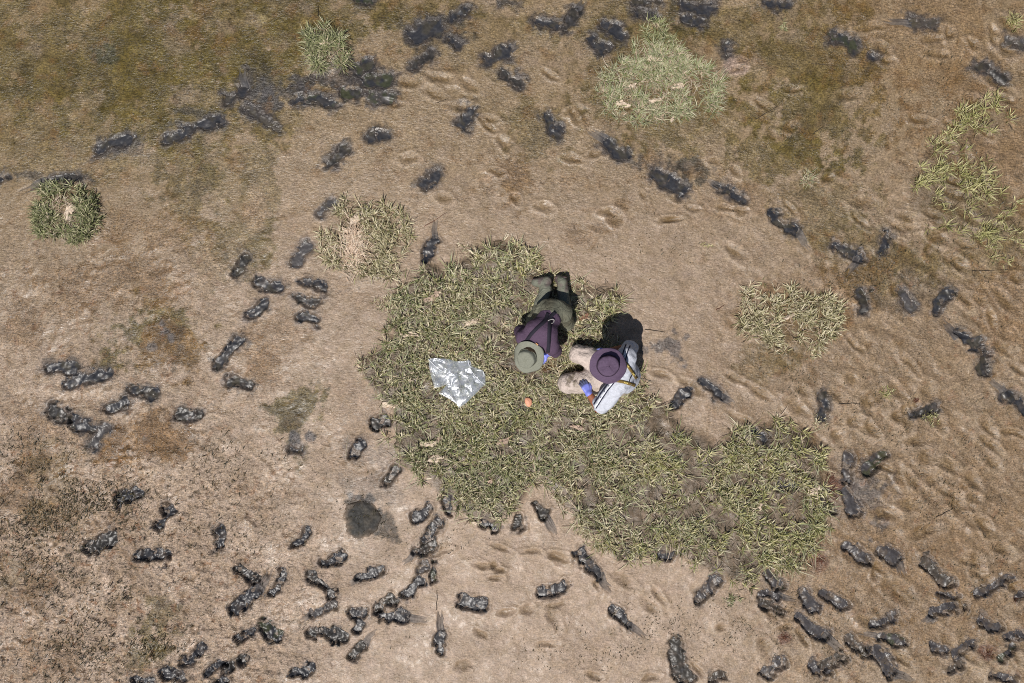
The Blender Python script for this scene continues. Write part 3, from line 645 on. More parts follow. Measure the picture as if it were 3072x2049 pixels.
def pick(pal, n):
    c = np.array([q[0] for q in PAL[pal]]); w_ = np.array([q[1] for q in PAL[pal]], float); w_ /= w_.sum()
    r = c[np.random.choice(len(c), n, p=w_)]; return r*np.random.uniform(0.78, 1.22, (n, 1))
def blades(name, bx, by, az, lean, L, W, col, curl=0.35, z0=-0.004, parent=None, mat=None, cap=None, zoff=None, twist=0.6):
    """flat tapering leaves: base points, heading, lean from upright, length, width"""
    n = len(bx); T = np.array([0, 0.33, 0.68, 1.0]); V = np.zeros((n, 7, 3)); bz = GI(bx, by) + z0 + (0 if zoff is None else zoff)
    cx = np.array(bx, float); cy = np.array(by, float); cz = np.array(bz, float); tw = np.random.uniform(-twist, twist, n)
    ws = [0.8, 1.0, 0.72]; a = np.array(az, float); k = 0
    for s in range(4):
        if s > 0:
            dt = T[s]-T[s-1]; ln = np.clip(lean + curl*(T[s]-0.3)*np.random.uniform(0.3, 1.7, n), 0, 1.62)
            a = a + np.random.normal(0, 0.16, n)
            cx += L*dt*np.sin(ln)*np.cos(a); cy += L*dt*np.sin(ln)*np.sin(a); cz += L*dt*np.cos(ln)
            cz = np.maximum(cz, GI(cx, cy) + 0.002)
            if cap is not None: cz = np.minimum(cz, np.maximum(GI(cx, cy) + 0.004, cap(cx, cy, cz)))
        if s < 3:
            sx = -np.sin(a)*np.cos(tw); sy = np.cos(a)*np.cos(tw); sz = np.sin(tw)
            for sg in (-1, 1):
                V[:, k] = np.stack([cx + sg*sx*W*ws[s]/2, cy + sg*sy*W*ws[s]/2, cz + sg*sz*W*ws[s]/2], 1); k += 1
        else: V[:, 6] = np.stack([cx, cy, cz], 1)
    b = (np.arange(n)*7)[:, None]
    q = np.concatenate([b + np.array([0, 1, 3, 2]), b + np.array([2, 3, 5, 4])]); t = b + np.array([4, 5, 6])
    C = np.repeat(col[:, None, :], 7, 1); C[:, 6] = C[:, 6]*0.7 + np.array((0.36, 0.31, 0.18))*0.3
    return mesh(name, V.reshape(-1, 3), quads=q, tris=t, mat=mat or M_GRASS, col=C.reshape(-1, 3), parent=parent, smooth=True)
def tufts(cx, cy, per, L, W, spread, lean=(0.35, 1.35)):
    n = len(cx); k = np.random.poisson(per, n) + 3; ii = np.repeat(np.arange(n), k); m = len(ii)
    az = np.random.uniform(0, 2*math.pi, m); r = np.abs(np.random.normal(0, spread, m))
    bx = cx[ii] + r*np.cos(az); by = cy[ii] + r*np.sin(az)
    return ii, bx, by, az + np.random.normal(0, 0.35, m), np.random.uniform(lean[0], lean[1], m), L*np.random.uniform(0.55, 1.35, m)*(0.8+0.4*np.random.rand(n))[ii], W*np.random.uniform(0.65, 1.3, m)
def S5(x, y): return full2w(1200 + x/5.2244, 1000 + y/5.2244)
# places where people kneel or things lie: leaves are pressed down there
PRESS = [(P(x, y, 0)[:2], r) for x, y, r in ((430,210,.10),(590,210,.10),(400,330,.12),(600,380,.13),(330,500,.17),(520,470,.2),(610,560,.15),(420,640,.16),(300,760,.17),(470,790,.15),(270,900,.16),(400,890,.13),
         (740,880,.13),(850,900,.12),(950,930,.14),(1080,960,.16),(1180,1020,.17),(640,1150,.13),(760,1150,.14),(880,1140,.15),(1000,1120,.16),(1120,1150,.15),(1120,1250,.1),(820,1020,.08),(900,1010,.12))] + [(S5(2010, 1070), 0.075)]
BAGPOLY_S = [(460,400),(560,385),(780,400),(880,442),(1060,430),(1075,410),(1118,440),(1120,520),(1300,575),(1340,650),(1345,790),(1050,1080),(930,1165),(900,1090),(780,1020),(622,925),(780,765),(660,835),(550,850),(480,600)]
BAGPOLY = [S5(*q) for q in BAGPOLY_S]
def press_cap(x, y, z):
    m = np.zeros(x.shape)
    for (px, py), r in PRESS: m = np.maximum(m, ss(r*1.15, r*0.8, np.hypot(x-px, y-py)))
    g = GI(x, y); d = polydist(x, y, BAGPOLY); mb = ss(0.03, 0.0, d)
    h = (z-g); return g + h*(1-m) + np.minimum(h, 0.012)*m*(1-mb*0) if mb.max() == 0 else g + lerp(lerp(h, np.minimum(h, 0.012), m), np.minimum(h, 0.022), mb)

def field(poly, n, thr=None, edge=0.05):
    xs = [q[0] for q in poly]; ys = [q[1] for q in poly]
    x = np.random.uniform(min(xs)-.1, max(xs)+.1, n); y = np.random.uniform(min(ys)-.1, max(ys)+.1, n)
    d = polydist(x, y, poly) + 0.11*fbm(x, y, 0.13, 600, 3); k = np.random.rand(n) < ss(0.06, -edge-0.03, d); return x[k], y[k]
x, y = field(MAINW, 9600)
ox = (x*PPM+1536)/1.30668; oy = (1024.5-y*PPM)/1.30668
dens = 0.88 + 1.5*fbm(x, y, 0.13, 601, 3) - 0.16*ss(1350, 1600, ox)
bare = [(1212,785,10,8,1),(1290,860,20,30,.3),(1240,850,40,28,.95),(1500,1010,60,34,.62),(1600,1010,50,40,.7),(1430,985,60,22,.55),(1580,1090,60,40,.35),(1330,1150,60,34,.55),(1450,1200,70,40,.45),(1340,725,18,10,.9),
        (1600,1180,40,25,.5),(1690,1195,60,36,.7),(1540,960,50,22,.5),(1740,1020,40,22,.5),(1760,1110,50,25,.3),(1400,1130,50,30,.35),(1870,1110,40,22,.6),(1700,1280,50,25,.55),(1640,1060,40,24,.4),(1210,1010,30,14,.6),(985,1000,20,14,.6),(1010,870,10,8,.5),
        (920,880,30,50,.45),(900,800,40,30,.4),(1080,660,30,20,.3),(1000,620,40,20,.5),(1250,620,30,30,.4)]
for bx, by, rx, ry, s in bare: dens -= s*np.exp(-(((ox-bx)/rx)**2 + ((oy-by)/ry)**2)**1.5)
k = np.random.rand(len(x)) < dens; x, y, ox, oy = x[k], y[k], ox[k], oy[k]
ii, bx, by, az, ln, L, W = tufts(x, y, 7.0, 0.080, 0.0098, 0.010, (0.25, 1.30))
col = pick('mix', len(bx)); fy = (fbm(x, y, 0.30, 602, 3)[ii] + 0.9*ss(1350, 1800, ox)[ii]); gg = pick('green', len(bx)); yy = pick('yellow', len(bx))
ry_ = np.random.rand(len(bx)); m = ry_ < np.clip(0.10 + fy*0.6, 0, 0.9); col[m] = yy[m]
m = np.random.rand(len(bx)) < np.clip(0.16 + 0.7*fbm(x, y, 0.2, 603, 3)[ii] + 0.6*np.exp(-(((ox-925)/60)**2 + ((oy-700)/60)**2))[ii] + 0.3*np.exp(-(((ox-1080)/150)**2 + ((oy-1080)/90)**2))[ii], 0, 0.85); col[m] = gg[m]*0.85
m2 = np.random.rand(len(bx)) < 0.13; L = np.where(m2, L*2.1, L); W = np.where(m2, W*0.62, W); ln = np.where(m2, np.random.uniform(1.0, 1.45, len(bx)), ln); col[m2] = pick('pale', int(m2.sum()))*1.1
g_main = blades('grass', bx, by, az, ln, L, W, col, cap=press_cap); tag(g_main, kind='stuff')
# flat dead thatch between the tufts, colours dimmed to paint shade in the gaps
x, y = field(MAINW, 11000, edge=0.09); m = np.random.rand(len(x)) < 0.85; x, y = x[m], y[m]; n = len(x)
pc = pick('straw', n)*0.75; q = pick('dark', n)*0.9; m = np.random.rand(n) < 0.62; pc[m] = q[m]
th = blades('dead_thatch', x, y, np.random.uniform(0, 6.28, n), np.random.uniform(1.35, 1.56, n), np.random.uniform(0.04, 0.11, n), np.random.uniform(0.003, 0.0055, n), pc, curl=0.05, z0=0.003, cap=press_cap); tag(th, kind='stuff')

def clump(label, cx, cy, rx, ry, n, per, L, W, pal, lean=(0.3, 1.35), ring=0.0, straw=0, curl=0.5, mask=None, group=None, cat='grass clump', poly=None, name='grass_clump', spread=0.016, seed=0):
    wx, wy = OV(cx, cy); root = empty(name, (wx, wy, float(GI(wx, wy)))); tag(root, label, cat, group)
    if poly is not None: x, y = field(poly, n, edge=0.08); kk = np.random.rand(len(x)) < 0.36 + 1.7*fbm(x, y, 0.15, 640, 3); x, y = x[kk], y[kk]
    else:
        a = np.random.uniform(0, 6.283, n); r = np.sqrt(np.random.uniform(ring**2, 1, n)); kf = 1.30668/PPM
        wob = 0.97 + 0.42*vn(np.cos(a)*1.7+cx, np.sin(a)*1.7+cy, 7)
        x = wx + r*wob*np.cos(a)*rx*kf; y = wy + r*wob*np.sin(a)*ry*kf
        kk = np.random.rand(n) < np.clip(0.64 + 1.7*fbm(x, y, 0.11, 641+seed, 3), 0, 1)
        if n > 60: x, y = x[kk], y[kk]
    if mask is not None:
        m = mask((x*PPM+1536)/1.30668, (1024.5-y*PPM)/1.30668); x, y = x[m], y[m]
    ii, bx, by, az, ln, LL, WW = tufts(x, y, per, L, W, spread, lean)
    lv = setp(blades('leaves', bx, by, az, ln, LL, WW, pick(pal, len(bx)), curl=curl), root); lv['kind'] = 'stuff'
    if straw:
        a = np.random.uniform(0, 6.283, straw); r = np.sqrt(np.random.rand(straw))*0.75; kf = 1.30668/PPM
        x = wx + r*np.cos(a)*rx*kf; y = wy + r*np.sin(a)*ry*kf
        t = blades('dry_straw', x, y, np.random.uniform(0, 6.28, straw), np.random.uniform(1.3, 1.56, straw), np.random.uniform(0.05, 0.13, straw), np.random.uniform(0.003, 0.0055, straw), pick('straw', straw), curl=0.1, z0=0.012)
        setp(t, root); t['kind'] = 'stuff'
    return root
GRP = 'separate grass clumps on the mudflat'
clump('dense green clump of curly grass at top left, black stains at its lower right', 745, 112, 56, 52, 210, 12, 0.100, 0.0058, 'green', straw=60, curl=0.8, lean=(0.5, 1.4), group=GRP)
clump('round dark green grass clump near the left edge with a pale dry heart', 155, 503, 84, 64, 420, 9, 0.085, 0.0080, 'green', ring=0.1, straw=200, curl=0.6, group=GRP, mask=lambda a, b: (np.hypot((a-150)/20, (b-560)/26) > 1) & (np.hypot((a-165)/24, (b-492)/16) > 1))
clump('open grass clump with a pale straw net on its left half', 842, 562, 92, 105, 420, 8, 0.085, 0.0080, 'mix', ring=0.15, curl=0.5, group=GRP, mask=lambda a, b: (np.hypot((a-812)/28, (b-565)/70) > 1) | (np.random.rand(len(a)) < 0.15))
clump('large bleached straw-green grass clump at top right of centre', 1515, 190, 128, 105, 520, 8, 0.100, 0.0068, 'pale', lean=(0.4, 1.4), straw=420, curl=0.6, group=GRP, mask=lambda a, b: b > 90)
clump('narrow green tip growing up from the top of the bleached straw-green clump', 1520, 85, 42, 42, 75, 8, 0.085, 0.0055, 'green', curl=0.6, group=GRP)
clump('spiky starburst tuft on the right shoulder of the bleached straw-green clump', 1640, 240, 17, 20, 16, 12, 0.10, 0.0055, 'pale', group=GRP)
clump('long thin scattering of yellow-green grass along the upper right', 2200, 400, 1, 1, 1250, 7, 0.090, 0.0075, 'yellow', poly=RIGHTW, curl=0.4, group=GRP)
clump('grass ring around a bare mud hole, in the right half of the mudflat', 1822, 742, 120, 85, 560, 8, 0.088, 0.0088, 'mix', ring=0.1, straw=90, group=GRP, mask=lambda a, b: (np.hypot((a-1812)/30, (b-742)/17) > 1) & (np.hypot((a-1858)/24, (b-765)/22) > 0.9))
clump('sparse yellowish grass strip at the right edge below the long scattering', 2290, 540, 60, 60, 60, 4, 0.075, 0.006, 'yellow', group=GRP)
SM = [(1855,408,'tiny lone pale star of grass below the olive algae field',5,.085,'pale'),(2322,48,'small lone tuft of grass in the top right corner',7,.09,'yellow'),(1062,572,'tiny separate tuft just above the top left lobe of the big grass',4,.06,'mix'),
 (1240,600,'single dry tuft above the boots of the person in purple',3,.07,'yellow'),(900,690,'dark sprout cluster left of the upper edge of the big grass',7,.06,'mix'),(872,700,'thin sprout beside the left edge of the big grass',3,.06,'mix'),
 (1800,62,'two bright green shoots right of the bleached clump near the top',3,.05,'green'),(1880,970,'small tuft below the grass ring in the right half',5,.055,'mix'),(1680,1385,'little dark tuft beside the grey fibrous print under the grass arm',6,.05,'green'),
 (1340,1215,'short tuft in the mud notch of the big grass edge',7,.05,'mix'),(2140,960,'loose short shoots on the rippled mud at right',6,.05,'yellow'),(2040,900,'short shoots above the ripples right of the grass ring',5,.045,'yellow'),
 (1300,640,'dry straws right of the boots of the person in purple',4,.06,'yellow'),(130,1480,'small dark weed tuft near the bottom left corner',3,.04,'dark'),(1620,560,'few yellow blades on bare mud left of the grass ring top',2,.04,'yellow')]
for cx, cy, lab, n, L, pal in SM: clump(lab, cx, cy, 10+n, 9+n, n*2, 6, L*0.85, 0.0055, pal, cat='grass tuft', name='grass_tuft', group='small lone tufts', spread=0.008)

# dark seaweed shoots and stubble standing in the mud (uncountable)
def shoots(name, regs, L, W, pal, lean, az0=None):
    xs = []; ys = []
    for cx, cy, rx, ry, n in regs:
        X = np.random.normal(cx, rx*0.55, n); Y = np.random.normal(cy, ry*0.55, n); a, b = full2w(X*1.30668, Y*1.30668)
        k = fbm(a, b, 0.16, 700, 3) > -0.12; xs.append(a[k]); ys.append(b[k])
    x = np.concatenate(xs); y = np.concatenate(ys); k = polydist(x, y, MAINW) > 0.02; x, y = x[k], y[k]; n = len(x)
    az = np.random.uniform(0, 6.283, n) if az0 is None else np.random.normal(az0, 0.7, n)
    o = blades(name, x, y, az, np.random.uniform(*lean, n), L*np.random.uniform(0.4, 1.4, n), W*np.random.uniform(0.6, 1.3, n), pick(pal, n), curl=0.6); tag(o, kind='stuff'); return o
shoots('seaweed_shoots', [(100,1180,120,110,1700),(230,1160,110,70,900),(120,1330,150,70,700),(200,1500,180,70,1000),(330,1480,90,60,400),(60,1040,100,50,300),(420,1150,140,100,260),(295,1375,18,18,110),(820,1180,60,60,120),
   (500,1060,200,60,260),(560,1230,160,80,180),(250,1420,140,60,280)], 0.042, 0.0078, 'dark', (0.5, 1.45), 1.0)
shoots('dark_stubble', [(1480,1440,190,80,420),(1700,1430,120,70,320),(1350,1500,200,50,260),(2200,1130,170,140,420),(1960,1400,260,120,420),(2050,950,240,120,420),(2250,1330,110,120,320),(1980,620,120,90,420),(2200,560,140,160,320),
   (1850,330,220,160,420),(1780,860,90,50,260),(2120,210,170,120,260),(1480,560,250,60,120),(1900,1500,200,50,200),(1000,1250,90,60,120),(800,1400,300,100,200)], 0.034, 0.0062, 'dark', (0.4, 1.4), 1.1)
shoots('algae_threads', [(400,200,420,220,1500),(300,600,300,200,900),(1800,300,420,260,1500),(1300,350,300,260,600),(2100,800,260,260,900),(700,700,140,200,300),(650,1000,120,120,260),(1650,650,260,160,500)], 0.030, 0.0024, 'dark', (1.3, 1.56))

# ------------------------------------------------------------------ withered pale leaves, straw net, twigs
def scrap(label, wx, wy, L, Wd, ang, col=(0.50, 0.38, 0.29), lift=0.03, name='withered_leaf', cat='dead leaf', group='pale withered leaves caught in the grass'):
    n = 16; pts = []
    for i in range(n):
        a = i/n*6.283; r = random.uniform(0.62, 1.1)
        u, v = r*math.cos(a)*L/2, r*math.sin(a)*Wd/2; v += 0.25*Wd*math.sin(u/L*5)
        pts.append((u*math.cos(ang)-v*math.sin(ang), u*math.sin(ang)+v*math.cos(ang)))
    V2 = [(wx, wy)]; ring1 = [(wx+a*0.5+random.gauss(0, .004), wy+b*0.5+random.gauss(0, .004)) for a, b in pts]; ring2 = [(wx+a, wy+b) for a, b in pts]
    V2 += ring1 + ring2; V2 = np.array(V2); z = GI(V2[:, 0], V2[:, 1]) + lift + np.concatenate([[0.012], np.random.uniform(-0.010, 0.016, n), np.random.uniform(-0.024, 0.014, n)])
    Vt = np.column_stack([V2, z]); T = []; Q = []
    for i in range(n): j = (i+1) % n; T.append((0, 1+i, 1+j)); Q.append((1+i, 1+n+i, 1+n+j, 1+j))
    o = mesh(name, Vt, quads=Q, tris=T, mat=M_LEAF, col=np.array(col), smooth=False); md = o.modifiers.new('thick', 'SOLIDIFY'); md.thickness = 0.0015
    return tag(o, label, cat, group)
LV = [(1000,678,60,22,-20,'pale pink withered leaf left of centre in the upper lobe of the big grass'),(1088,738,62,18,5,'thin pale dead leaf pile up left of the green hat'),(940,768,52,16,15,'withered leaf strip near the left edge of the big grass'),
 (897,930,24,44,80,'pale scrap at the left edge of the grass, left of the plastic bag'),(985,1018,24,34,70,'peach coloured dead leaf in the lower left of the big grass'),(1003,1050,30,36,50,'largest pale dead leaf low in the big grass'),
 (1130,1100,20,24,20,'small tan scrap low in the big grass above its bottom tip'),(1155,1012,22,26,40,'tan scrap between the plastic bag and the bottom tip of the grass'),(1325,980,18,30,90,'pinkish scrap below the arm of the seated person'),
 (1862,1125,30,26,20,'pale torn leaf at the right edge of the grass arm'),(1741,1163,22,14,-40,'cream coloured scrap in the middle of the right grass arm'),(1450,975,20,12,0,'small brown scrap right below the seated person'),
 (750,103,26,16,10,'pale heart leaf in the curly green clump'),(168,488,44,30,-25,'pale crumpled leaf in the middle of the leftmost clump'),(120,500,24,14,-40,'smaller pale leaf at the left in the leftmost clump'),
 (820,503,34,28,20,'upper pale papery leaf of the straw net clump'),(797,530,22,18,70,'second pale papery leaf, left side of the straw net clump'),(825,625,16,22,80,'lowest pale leaf of the straw net clump'),
 (1497,137,20,18,60,'cream leaf high in the bleached clump'),(1555,200,26,22,50,'brightest torn cream leaf at right in the bleached clump'),(1428,240,18,34,85,'upright peach leaf at lower left of the bleached clump'),
 (1505,232,36,10,5,'thin antler-shaped pale leaf low in the bleached clump'),(1543,275,14,12,0,'tiny cream scrap at the bottom of the bleached clump'),(1450,200,20,16,30,'cream leaf at left inside the bleached clump'),
 (1808,728,30,12,-5,'pale bar of dead leaf above the mud hole of the grass ring'),(1095,1200,26,12,20,'pale scrap at the bottom fringe of the big grass'),(1010,1005,18,16,0,'little tan scrap above the largest dead leaf')]
for cx, cy, L, Wd, an, lab in LV:
    a, b = OV(cx, cy); k = 1.30668/PPM; pk = (0.50, 0.37, 0.29) if 'pink' in lab or 'tan' in lab or 'brown' in lab else (0.66, 0.54, 0.42)
    scrap(lab, a, b, L*k*0.9, Wd*k, -math.radians(an), pk, lift=0.024)
a, b = P(787, 538, 0)[:2]; scrap('brown-pink patch of peeled mud skin between the two people in the grass', a, b, 0.12, 0.07, 0.1, (0.33, 0.19, 0.13), 0.02, name='mud_flake', cat='mud flake', group=None)
# straw net in the open clump: fine pale stems woven
a, b = OV(812, 572); n = 420; net_x = np.random.normal(a, 0.055, n); net_y = np.random.normal(b, 0.12, n)
o = blades('straw_net', net_x, net_y, np.random.normal(0.3, 1.6, n), np.random.uniform(1.35, 1.55, n), np.random.uniform(0.07, 0.17, n), np.full(n, 0.0062), pick('straw', n)*1.25, curl=0.1, z0=0.02, twist=0.2)
tag(o, 'pale net of dead stems lying over the left half of the open clump', 'straw')
def tube(name, pts, r0, r1, col, mat, label=None, cat=None, group=None, parent=None, seg=6):
    pts = [Vector(q) for q in pts]; V = []; Q = []
    for i, p in enumerate(pts):
        d = (pts[min(i+1, len(pts)-1)] - pts[max(i-1, 0)]).normalized(); u = d.cross(Vector((0, 0, 1)));
        if u.length < 1e-3: u = Vector((1, 0, 0))
        u.normalize(); v = d.cross(u); r = lerp(r0, r1, i/(len(pts)-1))
        for k in range(seg): t = k/seg*6.283; V.append(p + (u*math.cos(t) + v*math.sin(t))*r)
    for i in range(len(pts)-1):
        for k in range(seg): Q.append((i*seg+k, i*seg+(k+1) % seg, (i+1)*seg+(k+1) % seg, (i+1)*seg+k))
    n0 = len(V); V += [pts[0], pts[-1]]; T = [(n0, (k+1) % seg, k) for k in range(seg)] + [(n0+1, (len(pts)-1)*seg+k, (len(pts)-1)*seg+(k+1) % seg) for k in range(seg)]
    o = mesh(name, V, quads=Q, tris=T, mat=mat, col=np.array(col), parent=parent)
    if label: tag(o, label, cat, group)
    return o
TW = [('TC',575,1562,725,1465,'reddish twig on bare mud above the big grass'),('TC',655,712,725,688,'short dark twig on the mud left of the lone upright print'),('MR',1070,1212,1210,1210,'thin straight twig right of the slim upright print'),
 ('MR',1995,297,2250,292,'long thin straight stem at upper right, above the rippled mud'),('TR',905,915,970,870,'short dark twig in the lower part of the olive algae field'),('TR',880,440,1060,450,'curved brown stem across the olive algae field'),('TR',500,825,650,735,'long faint stem right of the spiky starburst tuft'),
 ('ML',1130,320,1130,321,''),('BL',1395,1378,1455,1372,'pale straw beside the honeycombed print'),('MC',30,1568,45,1440,'pale straw left of the dark blue-grey print'),('MC',2095,700,2230,720,'black twig lying right of the shadow of the seated person'),
 ('BR',1740,430,1860,360,'dark twig on the rippled mud right of the grass arm'),('BL',0,355,110,235,'dark stem at the far left of the lower mud'),('BC',655,1065,658,930,'fine upright stem at the tip of the long grey drag'),('MR',230,570,290,530,'small red stem left of the grass ring'),
 ('TL',2190,40,2195,120,'faint stem above the curly green clump'),('BC',1580,0,1581,1,'')]
for rg, x0, y0, x1, y1, lab in TW:
    if not lab: continue
    a = RG(rg, x0, y0); b = RG(rg, x1, y1); pts = []
    for i in range(7):
        t = i/6; x = lerp(a[0], b[0], t) + random.gauss(0, .0025); y = lerp(a[1], b[1], t) + random.gauss(0, .0025); pts.append((x, y, float(GI(x, y)) + 0.006))
    pale = 'pale' in lab; red = 'red' in lab
    tube('twig', pts, 0.0038, 0.002, (0.5, 0.42, 0.3) if pale else ((0.12, 0.045, 0.03) if red else (0.05, 0.038, 0.028)), M_TWIG, lab, 'twig', 'twigs and stems lying on the mud')
# red-brown weed patches
for rg, x, y, r, lab in (('BR',700,1245,.028,'small dark red weed patch among the stubble near the bottom'),('BR',2112,1370,.035,'round red-brown weed patch by the lower right corner'),('BR',1022,150,.04,'rust red weed patch at the right edge of the grass arm'),
    ('BR',950,720,.03,'rusty weed patch with a pale stalk right below the grass arm'),('MR',1605,1190,.02,'tiny dark red weed above the ragged level print'),('BR',2300,985,.03,'dark red weed patch at the right edge')):
    a, b = RG(rg, x, y); n = 90; q = np.random.normal(0, 1, (n, 2))*r*0.6
    o = blades('weed_patch', a+q[:, 0], b+q[:, 1], np.random.uniform(0, 6.28, n), np.random.uniform(0.9, 1.5, n), np.random.uniform(0.01, 0.028, n), np.full(n, 0.006), np.tile(np.array(RED), (n, 1))*np.random.uniform(0.7, 1.6, (n, 1))); tag(o, lab, 'weed', 'red weed patches')

# ------------------------------------------------------------------ clear plastic bag
def bag():
    pts = [Vector(q) for q in BAGPOLY]; nb = len(pts); edges = [(i, (i+1) % nb) for i in range(nb)]
    rs = random.Random(12); xs = [q[0] for q in BAGPOLY]; ys = [q[1] for q in BAGPOLY]; cnt = 0
    while cnt < 105:
        q = (rs.uniform(min(xs), max(xs)), rs.uniform(min(ys), max(ys)))
        if polydist(np.array([q[0]]), np.array([q[1]]), BAGPOLY)[0] < -0.012: pts.append(Vector(q)); cnt += 1
    res = delaunay_2d_cdt(pts, edges, [], 1, 1e-6); V2, F = res[0], res[2]
    base = float(np.mean(GI([q[0] for q in BAGPOLY], [q[1] for q in BAGPOLY])))
    root = empty('plastic_bag', (sum(xs)/nb, sum(ys)/nb, base)); tag(root, 'crumpled clear plastic bag lying flat on the grass', 'plastic bag')
    X = np.array([v.x for v in V2]); Y = np.array([v.y for v in V2]); d = polydist(X, Y, BAGPOLY); g = GI(X, Y)
    for nm, lift, amp in (('bag_top_sheet', 0.052, 0.016), ('bag_bottom_sheet', 0.034, 0.007)):
        z = g*0.5 + base*0.5 + lerp(0.040, lift, ss(0, -0.04, d)) + np.array([rs.uniform(-amp, amp) for _ in X])*ss(0, -0.02, d) + 0.01*fbm(X, Y, 0.1, 9, 2)
        o = mesh(nm, np.column_stack([X, Y, z]), tris=[tuple(f) for f in F if len(f) == 3], mat=M_PLASTIC, smooth=False); setp(o, root)
        md = o.modifiers.new('fine', 'SUBSURF'); md.levels = 2; md.render_levels = 2; md.subdivision_type = 'CATMULL_CLARK' if nm == 'bag_top_sheet' else 'SIMPLE'
        md.boundary_smooth = 'PRESERVE_CORNERS'
        for pl in o.data.polygons: pl.use_smooth = True
    # heat-sealed seam and long folds
    for a, b, c in (((462,402),(600,560),(715,600)), ((1075,415),(1085,520),(1120,520)), ((1100,530),(1180,690),(1340,800)), ((625,925),(760,985),(870,1040))):
        q = [S5(*a), S5(*b), S5(*c)]; pl = []
        for i in range(9):
            t = i/8; x = (1-t)**2*q[0][0] + 2*t*(1-t)*q[1][0] + t*t*q[2][0]; y = (1-t)**2*q[0][1] + 2*t*(1-t)*q[1][1] + t*t*q[2][1]; pl.append((x, y, base + 0.062 + 0.003*math.sin(i*2)))
        setp(tube('fold', pl, 0.0032, 0.0022, (0.75, 0.77, 0.82), M_SEAM), root)
M_SEAM = simple_mat('bag_seam', 0.3, 0.5, 50, 0.9, 1.1, 0)
bag()
# ------------------------------------------------------------------ orange speckled shell
def shell():
    x, y = S5(2010, 1070); z = float(GI(x, y)) + 0.032; root = empty('orange_shell', (x, y, z)); tag(root, 'small orange oval shell with dark specks lying in the grass below the hats', 'shell')
    V = []; n = 28; rings = 8; rx, ry = 0.037, 0.050; a0 = 0.25
    for r in range(1, rings+1):
        for k in range(n):
            a = k/n*6.283; f = r/rings; wb = 1 + 0.04*math.sin(3*a+1) + 0.02*math.sin(7*a); u, v = f*rx*wb*math.cos(a), f*ry*wb*math.sin(a)
            V.append((u*math.cos(a0)-v*math.sin(a0), u*math.sin(a0)+v*math.cos(a0), 0.012*(1-f*f)+0.001*math.sin(9*a)*f - (0.006 if r == rings else 0)))
    V.append((0, 0, 0.012)); Q = []; T = [(len(V)-1, k, (k+1) % n) for k in range(n)]
    for r in range(rings-1):
        for k in range(n): Q.append((r*n+k, (r+1)*n+k, (r+1)*n+(k+1) % n, r*n+(k+1) % n))
    mesh('shell_plate', V, quads=Q, tris=T, mat=M_SHELL, col=np.array((0.66, 0.31, 0.19)), parent=root)
    for u, v in ((0, 0.02), (0.012, 0.002), (-0.014, -0.012), (0.006, -0.024), (-0.008, 0.03), (0.018, -0.012)):
        zz = 0.012*(1-(u/rx)**2-(v/ry)**2)
        pp = [(u+0.003*math.cos(k*1.05), v+0.003*math.sin(k*1.05), zz+0.0008) for k in range(6)] + [(u, v, zz+0.0022)]
        mesh('speck', pp, tris=[(6, k, (k+1) % 6) for k in range(6)], mat=M_SHELL, col=np.array((0.12, 0.045, 0.03)), parent=root)
shell()
# ------------------------------------------------------------------ people: smooth distance fields turned into one surface each
def surface_nets(F, org, h):
    I = F < 0; nx_, ny_, nz_ = F.shape
    c = np.zeros((nx_-1, ny_-1, nz_-1), np.int8)
    for a in (0, 1):
        for b in (0, 1):
            for d in (0, 1): c += I[a:nx_-1+a, b:ny_-1+b, d:nz_-1+d]
    act = (c > 0) & (c < 8); ids = np.full(c.shape, -1, np.int32); n = int(act.sum()); ids[act] = np.arange(n)
    ci = np.argwhere(act); S = np.zeros((n, 3)); K = np.zeros(n)
    cor = [(a, b, d) for a in (0, 1) for b in (0, 1) for d in (0, 1)]
    for p0 in cor:
        for ax in range(3):
            if p0[ax]: continue
            p1 = list(p0); p1[ax] = 1
            f0 = F[ci[:, 0]+p0[0], ci[:, 1]+p0[1], ci[:, 2]+p0[2]]; f1 = F[ci[:, 0]+p1[0], ci[:, 1]+p1[1], ci[:, 2]+p1[2]]
            m = (f0 < 0) != (f1 < 0); t = np.where(m, f0/np.where(m, f0-f1, 1), 0)
            q = np.array(p0, float) + t[:, None]*(np.array(p1)-np.array(p0)); S += q*m[:, None]; K += m
    V = (ci + S/K[:, None])*h + org; Qs = []
    for ax in range(3):
        b, d = [(1, 2), (2, 0), (0, 1)][ax]
        sl0 = [slice(None)]*3; sl1 = [slice(None)]*3; sl0[ax] = slice(0, -1); sl1[ax] = slice(1, None)
        ch = I[tuple(sl0)] != I[tuple(sl1)]; e = np.argwhere(ch); ok = (e[:, b] > 0) & (e[:, d] > 0) & (e[:, b] < F.shape[b]-1) & (e[:, d] < F.shape[d]-1); e = e[ok]
        ins = I[e[:, 0], e[:, 1], e[:, 2]]
        def cell(ob, od):
            q = e.copy(); q[:, b] -= ob; q[:, d] -= od; return ids[q[:, 0], q[:, 1], q[:, 2]]
        q = np.stack([cell(1, 1), cell(0, 1), cell(0, 0), cell(1, 0)], 1); q[~ins] = q[~ins][:, ::-1]; Qs.append(q)
    Qs = np.concatenate(Qs); return V, Qs[(Qs >= 0).all(1)]
